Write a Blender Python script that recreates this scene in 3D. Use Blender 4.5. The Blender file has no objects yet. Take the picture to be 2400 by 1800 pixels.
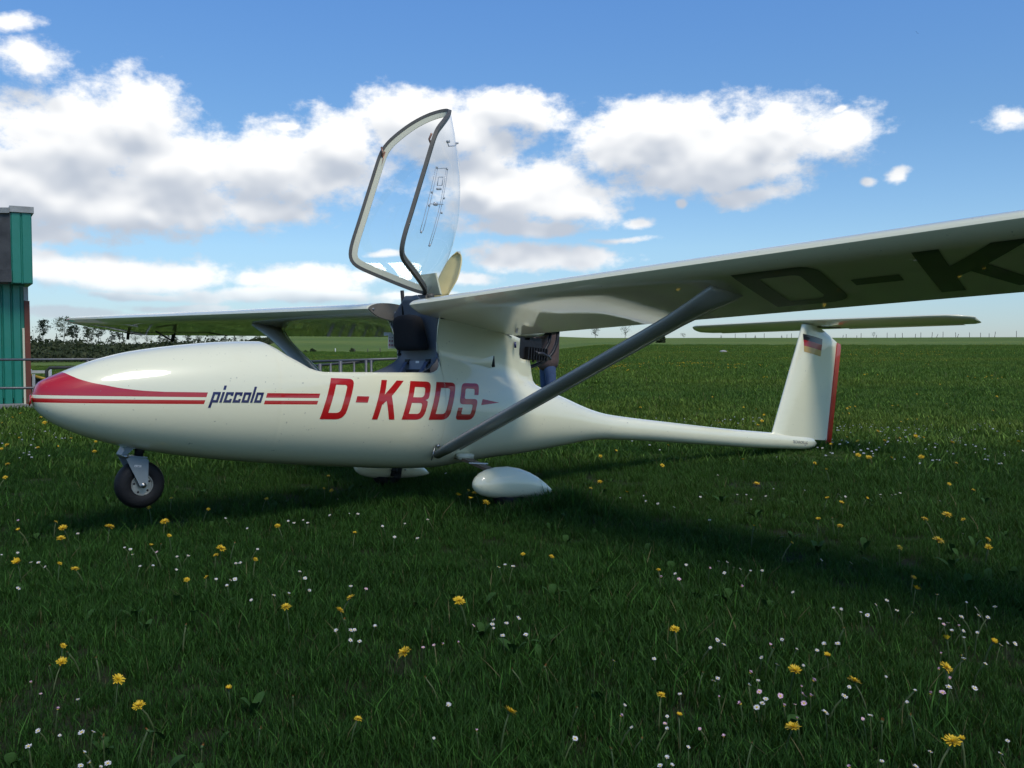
import bpy, bmesh, math, random
from mathutils import Vector, Matrix, Euler, noise
from mathutils.bvhtree import BVHTree
from mathutils.geometry import tessellate_polygon

PI = math.pi
R = math.radians
random.seed(11)
SC = bpy.context.scene
COL = SC.collection

# ------------------------------------------------------------------ camera
CAM_H = 0.871
cam_d = bpy.data.cameras.new('camera')
cam = bpy.data.objects.new('camera', cam_d)
COL.objects.link(cam)
cam.location = (0, 0, CAM_H)
cam.rotation_euler = (R(90 - 2.452), 0, 0)
cam_d.sensor_fit = 'HORIZONTAL'
cam_d.sensor_width = 36.0
cam_d.lens = 36.0 * 2200 / 2400
cam_d.clip_start = 0.05
cam_d.clip_end = 8000
SC.camera = cam

# ------------------------------------------------------------------ exposure
vs = SC.view_settings
vs.view_transform = 'Standard'
vs.look = 'None'
vs.exposure = 0.53
vs.gamma = 1.0
vs.use_curve_mapping = False

# ------------------------------------------------------------------ sun
SUN_EL, SUN_AZ = 56.0, 150.0         # azimuth clockwise from +Y (the view axis): behind the camera to the right, veiled by thin cloud
sx = math.sin(R(SUN_AZ)) * math.cos(R(SUN_EL))
sy = math.cos(R(SUN_AZ)) * math.cos(R(SUN_EL))
sz = math.sin(R(SUN_EL))
sun_d = bpy.data.lights.new('sun', 'SUN')
sun_d.energy = 1.5
sun_d.angle = R(21)
sun_d.color = (1.0, 0.94, 0.83)
sun = bpy.data.objects.new('sun', sun_d)
COL.objects.link(sun)
sun.rotation_euler = Vector((sx, sy, sz)).to_track_quat('Z', 'Y').to_euler()
sun.location = (0, -10, 30)

# ------------------------------------------------------------------ world: blue sky with fair-weather cumulus
PXF, PXT = 2200.0, R(2.452)
def px_dir(px, py):
    X = (px - 1200) / PXF
    u = (900 - py) / PXF
    v = Vector((X, math.cos(PXT) + u * math.sin(PXT), -math.sin(PXT) + u * math.cos(PXT))).normalized()
    return math.atan2(v.x, v.y), math.asin(v.z)

# cloud masses: centre and half-axes (in 1/2200 rad), softness
CLOUDS = [
    (55, 135, 100, 60, .12), (325, 262, 105, 88, 0), (180, 330, 190, 105, 0), (430, 395, 160, 95, 0), (60, 430, 260, 110, 0),
    (330, 470, 330, 75, 0), (660, 400, 230, 95, 0), (130, 545, 150, 30, .1), (600, 500, 150, 38, .05),
    (800, 335, 120, 80, 0), (975, 275, 110, 80, 0), (1190, 262, 130, 55, 0), (1060, 320, 170, 70, 0),
    (1560, 280, 170, 65, 0), (1790, 290, 60, 55, 0), (1690, 340, 280, 95, 0), (1470, 335, 150, 80, 0), (1960, 325, 110, 45, .03), (1770, 455, 115, 30, .05), (1640, 400, 230, 55, 0),
    (1190, 450, 200, 80, 0), (1110, 415, 110, 60, 0), (1330, 470, 120, 60, 0), (1230, 535, 190, 28, .05),
    (260, 640, 230, 42, 0), (100, 625, 130, 42, 0), (420, 645, 90, 30, 0), (720, 655, 140, 36, 0), (590, 650, 45, 22, .05), (660, 690, 300, 22, .03),
    (1270, 605, 190, 32, 0), (1090, 655, 80, 18, .05), (170, 735, 120, 16, .05), (440, 718, 140, 12, .06), (860, 645, 60, 20, .08),
    (330, 690, 160, 13, .08), (520, 735, 260, 9, .10), (960, 690, 140, 12, .10), (1390, 655, 130, 10, .12), (1180, 610, 80, 20, .03), (900, 600, 60, 12, .12), (1960, 270, 40, 14, .14), (660, 300, 60, 18, .13), (30, 45, 70, 26, .13), (330, 205, 60, 26, .05),
    (2105, 412, 34, 20, .08), (2020, 430, 32, 15, .12), (1488, 525, 42, 20, .08), (1590, 478, 24, 18, .1), (2365, 278, 60, 35, .14), (1450, 568, 100, 14, .14),
]
world = bpy.data.worlds.new('World')
SC.world = world
world.use_nodes = True
wn, wl = world.node_tree.nodes, world.node_tree.links
wn.clear()

class NT:
    """small node-tree helper"""
    def __init__(self, tree):
        self.t, self.n, self.l = tree, tree.nodes, tree.links
    def node(self, typ, **kw):
        nd = self.n.new(typ)
        for k, v in kw.items():
            setattr(nd, k, v)
        return nd
    def _in(self, sock, v):
        if isinstance(v, bpy.types.NodeSocket):
            self.l.new(v, sock)
        elif v is not None:
            sock.default_value = v
    def m(self, op, a, b=None, c=None, clamp=False):
        nd = self.node('ShaderNodeMath', operation=op, use_clamp=clamp)
        for i, v in enumerate((a, b, c)):
            if v is not None:
                self._in(nd.inputs[i], v)
        return nd.outputs[0]
    def v(self, op, a, b=None, c=None, scale=None):
        nd = self.node('ShaderNodeVectorMath', operation=op)
        for i, x in enumerate((a, b, c)):
            if x is not None:
                self._in(nd.inputs[i], x)
        if scale is not None:
            self._in(nd.inputs['Scale'], scale)
        return nd.outputs['Value'] if op in ('LENGTH', 'DOT_PRODUCT', 'DISTANCE') else nd.outputs[0]
    def comb(self, x, y, z=0.0):
        nd = self.node('ShaderNodeCombineXYZ')
        for i, q in enumerate((x, y, z)):
            self._in(nd.inputs[i], q)
        return nd.outputs[0]
    def sep(self, vec):
        nd = self.node('ShaderNodeSeparateXYZ')
        self._in(nd.inputs[0], vec)
        return nd.outputs
    def noise(self, vec, scale, detail=4, rough=.5, dist=0.0, dims='3D'):
        nd = self.node('ShaderNodeTexNoise', noise_dimensions=dims)
        if vec is not None:
            self._in(nd.inputs['Vector'], vec)
        self._in(nd.inputs['Scale'], scale)
        nd.inputs['Detail'].default_value = detail
        nd.inputs['Roughness'].default_value = rough
        nd.inputs['Distortion'].default_value = dist
        return nd.outputs
    def smooth(self, x, lo, hi):
        nd = self.node('ShaderNodeMapRange', interpolation_type='SMOOTHSTEP')
        self._in(nd.inputs[0], x)
        nd.inputs[1].default_value, nd.inputs[2].default_value = lo, hi
        return nd.outputs[0]
    def mix(self, f, a, b):
        nd = self.node('ShaderNodeMix', data_type='RGBA')
        self._in(nd.inputs[0], f)
        for s, v in ((nd.inputs[6], a), (nd.inputs[7], b)):
            if isinstance(v, tuple) and len(v) == 3:
                v = v + (1,)
            self._in(s, v)
        return nd.outputs[2]

def build_world():
    t = NT(world.node_tree)
    out = t.node('ShaderNodeOutputWorld')
    bg = t.node('ShaderNodeBackground')
    bg.inputs['Strength'].default_value = SKY_STRENGTH
    t.l.new(bg.outputs[0], out.inputs[0])
    sky = t.node('ShaderNodeTexSky', sky_type='NISHITA')
    sky.sun_disc = False
    sky.sun_elevation = R(SUN_EL)
    sky.sun_rotation = R(SUN_AZ)
    sky.altitude = 400
    sky.air_density = 1.0
    sky.dust_density = 0.15
    sky.ozone_density = 2.0
    tc = t.node('ShaderNodeTexCoord')
    d = t.v('NORMALIZE', tc.outputs['Generated'])
    x, y, z = t.sep(d)
    u = t.m('ARCTAN2', x, y)
    v = t.m('ARCSINE', t.m('MINIMUM', t.m('MAXIMUM', z, -1.0), 1.0))
    # billows: domain warp that shrinks towards the horizon
    amp = t.m('MULTIPLY_ADD', t.m('MAXIMUM', v, 0.0), .085, .007)
    uv0 = t.comb(u, v)
    w1 = t.noise(t.v('MULTIPLY', uv0, (1.0, 1.3, 1.0)), 8, 2.5, .55)[1]
    w1 = t.v('MULTIPLY', t.v('SUBTRACT', w1, (.5, .5, .5)), (2.6, 1.7, 0))
    wuv0 = t.v('ADD', uv0, t.v('SCALE', w1, scale=amp))
    def field(wuv, small=True):
        def chain(f, lst):
            for (cx, cy, rx, ry, soft) in lst:
                cu, cv = px_dir(cx, cy)
                ru, rv = rx / PXF, ry / PXF
                q = t.v('MULTIPLY_ADD', wuv, (1 / ru, 1 / rv, 0), (-cu / ru, -cv / rv, 0))
                L = t.v('LENGTH', q)
                if soft:
                    L = t.m('ADD', L, soft * 3.0)
                f = L if f is None else t.m('SMOOTH_MIN', f, L, .25)
            return f
        fbig = chain(None, [c for c in CLOUDS if c[3] >= 36])
        return fbig, (chain(fbig, [c for c in CLOUDS if c[3] < 36]) if small else None)
    fbig0, f0 = field(wuv0)
    fbig1, _ = field(t.v('ADD', wuv0, (.004, .030, 0)), False)
    sq_ = t.v('MULTIPLY', uv0, (1.0, 1.45, 1.0))
    fb = t.noise(sq_, 29, 8, .62)[0]
    fl_ = t.noise(sq_, 17, 2, .55)[0]
    fl_hi = t.noise(t.v('ADD', sq_, (.002, .018, 0)), 17, 2, .55)[0]
    edge = t.m('MULTIPLY_ADD', t.m('SUBTRACT', fb, .5), 1.7, f0)
    a_in = t.smooth(edge, 1.26, .62)
    # the same kind of cumulus goes on over the rest of the sky
    den = t.m('ADD', t.m('MAXIMUM', z, 0.0), .10)
    pl = t.comb(t.m('DIVIDE', x, den), t.m('DIVIDE', y, den), 0)
    g0 = t.noise(pl, .95, 5, .56, .3)[0]
    g1 = t.noise(t.v('ADD', pl, (.10, -.22, 0)), .95, 2, .56, .3)[0]
    a_out = t.smooth(g0, .54, .66)
    au = t.m('DIVIDE', t.m('ABSOLUTE', u), .56)
    av = t.m('DIVIDE', v, .40)
    outm = t.smooth(t.m('MAXIMUM', au, av), 1.0, 1.16)
    alpha = t.m('MAXIMUM', a_in, t.m('MULTIPLY', a_out, outm))
    ramp = t.node('ShaderNodeValToRGB')          # hazier, paler air low down
    t.l.new(t.m('MULTIPLY', v, 2.5, clamp=True), ramp.inputs[0])
    el = ramp.color_ramp.elements
    el[0].position, el[0].color = 0.0, (.44, .54, .74, 1)
    el[1].position, el[1].color = .85, (.585, .865, 1.13, 1)
    for p_, c_ in ((.25, (.635, .77, .88, 1)), (.56, (.577, .79, .95, 1))):
        e_ = el.new(p_); e_.color = c_
    skyc = t.v('MULTIPLY', sky.outputs[0], ramp.outputs[0])
    # lit tops, grey bases
    lit_in = t.m('ADD', t.m('MULTIPLY', t.m('SUBTRACT', fbig1, fbig0), .80), t.m('MULTIPLY', t.m('SUBTRACT', fl_, fl_hi), 1.0))
    lit_in = t.m('ADD', lit_in, t.m('MULTIPLY', t.m('SUBTRACT', fbig0, .60), .45))
    lit_in = t.smooth(lit_in, -.48, .56)
    lit_out = t.smooth(t.m('SUBTRACT', g0, g1), -.10, .12)
    lit = t.mix(outm, t.comb(lit_in, lit_in, lit_in), t.comb(lit_out, lit_out, lit_out))
    ccol = t.mix(t.sep(lit)[0], CLOUD_DARK, CLOUD_LIT)
    # distant clouds take the pale tint of the air near the horizon
    far = t.smooth(v, .10, .0)
    ccol = t.mix(t.m('MULTIPLY', far, .45), ccol, skyc)
    alpha = t.m('MULTIPLY', alpha, t.smooth(v, -.005, .012))
    col = t.mix(alpha, skyc, ccol)
    t.l.new(col, bg.inputs['Color'])

SKY_STRENGTH = 0.10
CLOUD_LIT = (7.7, 7.7, 7.65)
CLOUD_DARK = (3.7, 4.1, 4.75)
build_world()
world.cycles.sampling_method = 'MANUAL'
world.cycles.sample_map_resolution = 1024

# ------------------------------------------------------------------ render settings that belong to the scene
SC.cycles.use_denoising = True
SC.cycles.max_bounces = 8
SC.cycles.diffuse_bounces = 2
SC.cycles.use_adaptive_sampling = True
SC.cycles.adaptive_threshold = 0.02
SC.cycles.glossy_bounces = 4
SC.cycles.transparent_max_bounces = 12
SC.cycles.transmission_bounces = 6

# ------------------------------------------------------------------ mesh helpers
class MB:
    def __init__(self):
        self.v, self.f, self.mi = [], [], []
    def add(self, verts, faces, mi=0):
        o = len(self.v)
        self.v += [tuple(p) for p in verts]
        self.f += [tuple(i + o for i in f) for f in faces]
        self.mi += [mi] * len(faces)
    def box(self, c, s, rot=None, mi=0):
        hx, hy, hz = s[0] / 2, s[1] / 2, s[2] / 2
        vs_ = [Vector((a * hx, b * hy, d * hz)) for a in (-1, 1) for b in (-1, 1) for d in (-1, 1)]
        if rot is not None:
            M = rot.to_matrix() if isinstance(rot, Euler) else rot
            vs_ = [M @ p for p in vs_]
        vs_ = [p + Vector(c) for p in vs_]
        self.add(vs_, [(0, 1, 3, 2), (4, 6, 7, 5), (0, 4, 5, 1), (2, 3, 7, 6), (0, 2, 6, 4), (1, 5, 7, 3)], mi)
    def rings(self, rings, cap=True, close=True, mi=0):
        o = len(self.v)
        n = len(rings[0])
        for r in rings:
            self.v += [tuple(p) for p in r]
        m = n if close else n - 1
        for i in range(len(rings) - 1):
            for j in range(m):
                a, b = o + i * n + j, o + i * n + (j + 1) % n
                self.f.append((a, b, b + n, a + n))
                self.mi.append(mi)
        if cap:
            self.f.append(tuple(o + j for j in range(n))[::-1])
            self.f.append(tuple(o + (len(rings) - 1) * n + j for j in range(n)))
            self.mi += [mi, mi]
    def tube(self, pts, rad, n=8, mi=0, cap=True, flat=1.0, up=None):
        pts = [Vector(p) for p in pts]
        rads = rad if isinstance(rad, (list, tuple)) else [rad] * len(pts)
        rings = []
        prev = None
        for i, p in enumerate(pts):
            T = (pts[min(i + 1, len(pts) - 1)] - pts[max(i - 1, 0)])
            if T.length < 1e-9:
                T = Vector((0, 0, 1))
            T.normalize()
            ref = Vector(up) if up is not None else (prev if prev is not None else (Vector((0, 0, 1)) if abs(T.z) < .9 else Vector((1, 0, 0))))
            B = T.cross(ref)
            if B.length < 1e-6:
                B = T.cross(Vector((1, 0, 0)))
            B.normalize()
            N = B.cross(T)
            prev = N
            rings.append([p + (math.cos(2 * PI * k / n) * B * rads[i] + math.sin(2 * PI * k / n) * N * rads[i] * flat) for k in range(n)])
        self.rings(rings, cap, True, mi)
    def build(self, name, mats, parent=None, smooth=True, recalc=True, angle=None, merge=None):
        me = bpy.data.meshes.new(name)
        me.from_pydata(self.v, [], self.f)
        if not isinstance(mats, (list, tuple)):
            mats = [mats]
        for m_ in mats:
            me.materials.append(m_)
        me.polygons.foreach_set('material_index', self.mi)
        if recalc or merge:
            bm = bmesh.new()
            bm.from_mesh(me)
            if merge:
                bmesh.ops.remove_doubles(bm, verts=bm.verts, dist=merge)
            if recalc:
                bmesh.ops.recalc_face_normals(bm, faces=bm.faces)
            bm.to_mesh(me)
            bm.free()
        if smooth:
            me.polygons.foreach_set('use_smooth', [True] * len(me.polygons))
            if angle is not None:
                me.set_sharp_from_angle(angle=R(angle))
        me.update()
        o = bpy.data.objects.new(name, me)
        COL.objects.link(o)
        if parent is not None:
            o.parent = parent
        return o

def tag(o, label=None, cat=None, group=None, kind=None):
    if label: o['label'] = label
    if cat: o['category'] = cat
    if group: o['group'] = group
    if kind: o['kind'] = kind
    return o
def thing(name, label, cat, loc=(0, 0, 0), rot=(0, 0, 0), group=None):
    o = bpy.data.objects.new(name, None)
    o.empty_display_size = .1
    COL.objects.link(o)
    o.location, o.rotation_euler = loc, rot
    return tag(o, label, cat, group)
def interp(T, x):
    if x <= T[0][0]: return T[0][1]
    for (a, b), (c, d) in zip(T, T[1:]):
        if x <= c: return b + (d - b) * (x - a) / (c - a)
    return T[-1][1]
def sinterp(T, x):
    n = len(T)
    if x <= T[0][0]: return T[0][1]
    if x >= T[-1][0]: return T[-1][1]
    i = 0
    while T[i + 1][0] < x: i += 1
    x0, y0 = T[i]; x1, y1 = T[i + 1]
    h = x1 - x0; d = (y1 - y0) / h
    def tan(k):
        if k == 0 or k == n - 1: return d
        a = (T[k][1] - T[k - 1][1]) / (T[k][0] - T[k - 1][0]); b = (T[k + 1][1] - T[k][1]) / (T[k + 1][0] - T[k][0])
        if a * b <= 0: return 0.
        h0 = T[k][0] - T[k - 1][0]; h1 = T[k + 1][0] - T[k][0]
        return (h0 + h1) * 3 / ((2 * h1 + h0) / a + (h1 + 2 * h0) / b)
    m0, m1 = tan(i), tan(i + 1)
    t = (x - x0) / h
    return y0 * (2 * t**3 - 3 * t * t + 1) + h * m0 * (t**3 - 2 * t * t + t) + y1 * (3 * t * t - 2 * t**3) + h * m1 * (t**3 - t * t)
def lerp(a, b, t): return a + (b - a) * t
def sstep(x, a, b):
    t = max(0, min(1, (x - a) / (b - a)))
    return t * t * (3 - 2 * t)

# ------------------------------------------------------------------ materials
def mat(name, col=(.5, .5, .5), rough=.5, metal=0., coat=0., coat_r=.03, spec=.5, bump=None, vary=None, trans=0.):
    m_ = bpy.data.materials.new(name)
    m_.use_nodes = True
    t = NT(m_.node_tree)
    b = t.n['Principled BSDF']
    b.inputs['Base Color'].default_value = (*col, 1)
    b.inputs['Roughness'].default_value = rough
    b.inputs['Metallic'].default_value = metal
    b.inputs['Coat Weight'].default_value = coat
    b.inputs['Coat Roughness'].default_value = coat_r
    b.inputs['Specular IOR Level'].default_value = spec
    tc = None
    if vary or bump:
        tc = t.node('ShaderNodeTexCoord')
    if vary:                                  # (scale, amount, colour2)
        nz = t.noise(tc.outputs['Object'], vary[0], 5, .6)[0]
        f = t.smooth(nz, .5 - .5 * vary[1], .5 + .5 * vary[1])
        t.l.new(t.mix(f, col, vary[2]), b.inputs['Base Color'])
    if bump:                                  # (scale, strength)
        bp = t.node('ShaderNodeBump')
        bp.inputs['Strength'].default_value = bump[1]
        bp.inputs['Distance'].default_value = .01
        t.l.new(t.noise(tc.outputs['Object'], bump[0], 4, .6)[0], bp.inputs['Height'])
        t.l.new(bp.outputs[0], b.inputs['Normal'])
    return m_

GEL = (.87, .83, .585)
RED = (.48, .007, .009)
M = {}
def gelcoat(name, base, decor=None):
    """sprayed and polished polyester: slightly warm white, a faint wave, a little road film"""
    m_ = bpy.data.materials.new(name)
    m_.use_nodes = True
    t = NT(m_.node_tree)
    b = t.n['Principled BSDF']
    tc = t.node('ShaderNodeTexCoord')
    ob = tc.outputs['Object']
    dirt = t.noise(ob, 2.2, 6, .62)[0]
    dirt2 = t.noise(t.v('MULTIPLY', ob, (3, 3, 14)), 3.0, 4, .6)[0]
    f = t.m('MULTIPLY', t.smooth(dirt, .42, .75), t.smooth(dirt2, .4, .8))
    col = t.mix(t.m('MULTIPLY', f, .35), base, tuple(c * k for c, k in zip(base, (.86, .84, .78))))
    if decor:
        col = decor(t, ob, col)
    speck = t.m('MULTIPLY', t.m('GREATER_THAN', t.noise(ob, 55, 2, .5)[0], .735), .45)
    col = t.mix(speck, col, (.20, .18, .13))
    t._in(b.inputs['Base Color'], col)
    b.inputs['Roughness'].default_value = .32
    b.inputs['Specular IOR Level'].default_value = .45
    b.inputs['Coat Weight'].default_value = 1.0
    t._in(b.inputs['Coat Roughness'], t.m('MULTIPLY_ADD', dirt, .03, .004))
    bp = t.node('ShaderNodeBump')
    bp.inputs['Strength'].default_value = .035
    bp.inputs['Distance'].default_value = .01
    t.l.new(t.noise(ob, 5.0, 2, .5)[0], bp.inputs['Height'])
    t.l.new(bp.outputs[0], b.inputs['Coat Normal'])
    return m_
def nose_paint(t, ob, col):
    """red nose and two stripes, painted on both sides"""
    x, y, z = t.sep(ob)
    g = lambda a, b_: t.m('GREATER_THAN', a, b_)
    lt = lambda a, b_: t.m('LESS_THAN', a, b_)
    AND = lambda a, b_: t.m('MULTIPLY', a, b_)
    OR = lambda a, b_: t.m('MAXIMUM', a, b_)
    line = lambda c, k: t.m('MULTIPLY_ADD', x, k, c)
    us_b, us_t = line(.5735, .0455), line(.5960, .0455)      # upper stripe
    ls_b, ls_t = line(.5415, .0455), line(.5600, .0455)      # lower stripe
    fc = t.node('ShaderNodeFloatCurve')
    xr = t.m('MULTIPLY_ADD', x, 1 / .56, 1.70 / .56, clamp=True)
    t.l.new(xr, fc.inputs['Value'])
    cv = fc.mapping.curves[0]
    pts = [(-1.70, .62), (-1.682, .601), (-1.655, .581), (-1.602, .562), (-1.537, .551), (-1.485, .543), (-1.44, .5395), (-1.393, .537), (-1.33, .537), (-1.14, .5441)]
    for i, (a, c) in enumerate(pts):
        p = ((a + 1.70) / .56, (c - .5) / .2)
        if i == 0: cv.points[0].location = p
        elif i == len(pts) - 1: cv.points[1].location = p
        else: cv.points.new(*p)
    fc.mapping.update()
    ztop = t.m('MULTIPLY_ADD', fc.outputs[0], .2, .5)
    slant = t.m('SUBTRACT', x, t.m('MULTIPLY', t.m('SUBTRACT', z, .5), .28))
    nose = AND(lt(slant, -1.126), AND(g(z, us_b), lt(z, t.m('MAXIMUM', ztop, us_t))))
    tip = AND(lt(x, -1.684), g(z, us_b))
    s1 = AND(AND(g(z, us_b), lt(z, us_t)), AND(g(slant, -.846), lt(slant, -.571)))
    s2 = AND(AND(g(z, ls_b), lt(z, ls_t)), OR(lt(slant, -1.126), AND(g(slant, -.846), lt(slant, -.571))))
    red = OR(OR(nose, tip), OR(s1, s2))
    return t.mix(red, col, RED)
M['gel'] = gelcoat('gelcoat', GEL)
M['fus'] = gelcoat('fuselage_paint', GEL, nose_paint)
def tip_paint(t, ob, col):
    x, y, z = t.sep(ob)
    return t.mix(t.m('GREATER_THAN', t.m('ABSOLUTE', y), 6.40), col, RED)
M['wing'] = gelcoat('wing_gelcoat', GEL, tip_paint)
M['red'] = mat('red_film', RED, .28, coat=.8, coat_r=.04)
M['blue'] = mat('navy_film', (.012, .012, .085), .3, coat=.6)
M['navyblack'] = mat('black_film', (.012, .012, .02), .3, coat=.5)
M['grey'] = mat('blue_grey_laminate', (.125, .14, .165), .42, bump=(60, .15), vary=(9, .5, (.10, .112, .135)))
M['inner'] = mat('inner_laminate', (.19, .21, .25), .6)
M['black'] = mat('black_rubber', (.012, .012, .013), .65, bump=(40, .2))
M['cloth'] = mat('black_cushion', (.006, .006, .008), .95, bump=(300, .5))
M['tyre'] = mat('tyre_rubber', (.007, .007, .009), .6, spec=.3, bump=(90, .25), vary=(14, .6, (.012, .012, .012)))
M['alu'] = mat('cast_aluminium', (.55, .54, .5), .38, metal=.8, vary=(25, .6, (.36, .35, .32)))
M['steel'] = mat('bolt_steel', (.4, .4, .4), .35, metal=1.)
M['fork'] = mat('grey_gear_paint', (.24, .28, .30), .4, coat=.3, vary=(12, .5, (.2, .235, .25)))
M['strut'] = mat('silver_strut_paint', (.44, .425, .385), .40, metal=.15, coat=.25, coat_r=.2, vary=(5, .6, (.38, .365, .33)))
M['cream'] = mat('cream_laminate', (.68, .57, .27), .45, vary=(8, .5, (.60, .5, .22)))
M['creamw'] = mat('cream_white_frame', (.66, .63, .46), .4)
M['seal'] = mat('dark_canopy_seal', (.105, .098, .080), .55, vary=(20, .6, (.075, .07, .058)))
M['brown'] = mat('brown_spring_leg', (.20, .135, .085), .5, vary=(18, .7, (.15, .1, .065)))
M['engine'] = mat('engine_black', (.018, .018, .02), .45, metal=.3, bump=(50, .3))
M['engine2'] = mat('engine_dark_metal', (.06, .06, .065), .45, metal=.6, vary=(30, .8, (.04, .04, .045)))
M['rib'] = mat('root_rib_laminate', (.22, .19, .15), .5, vary=(14, .6, (.17, .15, .12)))
M['gold'] = mat('flag_gold', (.55, .33, .07), .35, coat=.6)
M['flagred'] = mat('flag_red', (.42, .012, .02), .35, coat=.6)
M['white'] = mat('white_card', (.78, .77, .75), .5)
def make_perspex(name, tint):
    m_ = bpy.data.materials.new(name)
    m_.use_nodes = True
    t = NT(m_.node_tree)
    t.n.remove(t.n['Principled BSDF'])
    out = t.n['Material Output']
    lw = t.node('ShaderNodeLayerWeight')
    lw.inputs[0].default_value = .5
    f5 = t.m('POWER', lw.outputs['Facing'], 5.0)
    fr = t.m('MULTIPLY_ADD', f5, .80, .055)
    tr = t.node('ShaderNodeBsdfTransparent')
    tr.inputs[0].default_value = (*tint, 1)
    gl = t.node('ShaderNodeBsdfGlossy')
    gl.inputs['Roughness'].default_value = .015
    mx = t.node('ShaderNodeMixShader')
    t.l.new(fr, mx.inputs[0]); t.l.new(tr.outputs[0], mx.inputs[1]); t.l.new(gl.outputs[0], mx.inputs[2])
    t.l.new(mx.outputs[0], out.inputs[0])
    return m_
M['glass'] = make_perspex('perspex', (.965, .975, .98))
M['clearframe'] = mat('clear_acrylic_rail', (.40, .43, .46), .2, coat=.5)
# ================================================================== LARGE STRUCTURE: terrain
GZ = -0.035
def px_az(px): return math.atan((px - 1200) / PXF)
PROF_L = [(0, 0), (14, 0), (40, -.35), (90, -1.05), (140, -1.75), (160, -1.5), (215, .55), (260, .75), (420, .2), (1200, -6), (6000, -60)]
PROF_C = [(0, 0), (16, 0), (60, .02), (91, .03), (100, .25), (170, 1.75), (250, 3.05), (330, 3.3), (500, 2.5), (1200, -6), (6000, -60)]
PROF_R = [(0, 0), (16, 0), (40, .14), (80, .55), (130, 1.2), (180, 1.93), (215, 2.2), (300, 2.0), (420, .5), (1200, -8), (6000, -60)]
A1, A2, A3, A4 = px_az(540), px_az(660), px_az(1240), px_az(1420)
def ground_z(x, y):
    D = math.hypot(x, y)
    if y < .2:
        return GZ + (-.004 * max(0, D - 20) if D < 300 else -1.1 - .01 * (D - 300))
    az = math.atan2(x, y)
    Dy = D
    wl_ = 1 - sstep(az, A1, A2)
    wr_ = sstep(az, A3, A4)
    wc_ = max(0, 1 - wl_ - wr_)
    z = wl_ * sinterp(PROF_L, Dy) + wc_ * sinterp(PROF_C, Dy) + wr_ * sinterp(PROF_R, Dy)
    k = sstep(abs(az), 1.15, 1.55)          # beside and behind the camera the meadow just runs on level
    z = z * (1 - k) + k * (-.004 * max(0, D - 20) if D < 300 else -1.1 - .01 * (D - 300))
    w = noise.noise(Vector((x * .05, y * .05, 3.1))) * min(1, max(0, (D - 14) / 60)) * .10
    w += noise.noise(Vector((x * .6, y * .6, 7.7))) * .010
    return GZ + z + w

M['earth'] = None
def ground_material():
    m_ = bpy.data.materials.new('meadow_ground')
    m_.use_nodes = True
    t = NT(m_.node_tree)
    b = t.n['Principled BSDF']
    geo = t.node('ShaderNodeNewGeometry')
    P = geo.outputs['Position']
    big = t.noise(t.v('MULTIPLY', P, (.018, .05, 0)), 1.0, 4, .55)[0]
    mid = t.noise(t.v('MULTIPLY', P, (.25, .6, 0)), 1.0, 6, .65)[0]
    fine = t.noise(P, 9.0, 6, .7)[0]
    c = t.mix(t.smooth(big, .35, .65), (.100, .160, .028), (.160, .205, .038))
    c = t.mix(t.m('MULTIPLY', t.smooth(mid, .35, .72), .6), c, (.048, .098, .018))
    c = t.mix(t.m('MULTIPLY', t.smooth(fine, .45, .8), .55), c, (.14, .165, .045))
    # close by the blades are modelled, so the sheet itself is the thatch and soil between them
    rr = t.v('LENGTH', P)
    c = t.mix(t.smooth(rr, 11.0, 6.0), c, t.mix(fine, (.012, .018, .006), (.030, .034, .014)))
    t.l.new(c, b.inputs['Base Color'])
    b.inputs['Roughness'].default_value = .9
    b.inputs['Specular IOR Level'].default_value = .15
    bp = t.node('ShaderNodeBump')
    bp.inputs['Strength'].default_value = .9
    bp.inputs['Distance'].default_value = .06
    t.l.new(t.m('ADD', fine, t.m('MULTIPLY', mid, 1.5)), bp.inputs['Height'])
    t.l.new(bp.outputs[0], b.inputs['Normal'])
    return m_
M['ground'] = ground_material()
def build_ground():
    mb = MB()
    rads = [0.0]
    r = .4
    while r < 6000:
        rads.append(r)
        r *= 1.05 if r < 500 else 1.25
    azs = []
    a = -PI
    while a < PI - 1e-6:
        azs.append(a)
        a += R(.8) if abs(a) < R(48) else R(5)
    n = len(azs)
    mb.v.append((0, 0, ground_z(0, .3)))
    for r in rads[1:]:
        for a in azs:
            x, y = r * math.sin(a), r * math.cos(a)
            mb.v.append((x, y, ground_z(x, y)))
    for j in range(n):
        mb.f.append((0, 1 + (j + 1) % n, 1 + j)); mb.mi.append(0)
    for i in range(len(rads) - 2):
        for j in range(n):
            a0, b0 = 1 + i * n + j, 1 + i * n + (j + 1) % n
            mb.f.append((a0, b0, b0 + n, a0 + n)); mb.mi.append(0)
    o = mb.build('ground', M['ground'])
    return tag(o, 'green airfield meadow running out to low rises', None, None, 'structure')
build_ground()

# ================================================================== THE MOTOR GLIDER
plane = thing('motor_glider', 'white single-seat motor glider with red nose, canopy tipped open', 'aircraft',
              (-.7573, 5.2104, 0), (R(-1.1217), R(5.0681), R(40.0198)))
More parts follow.
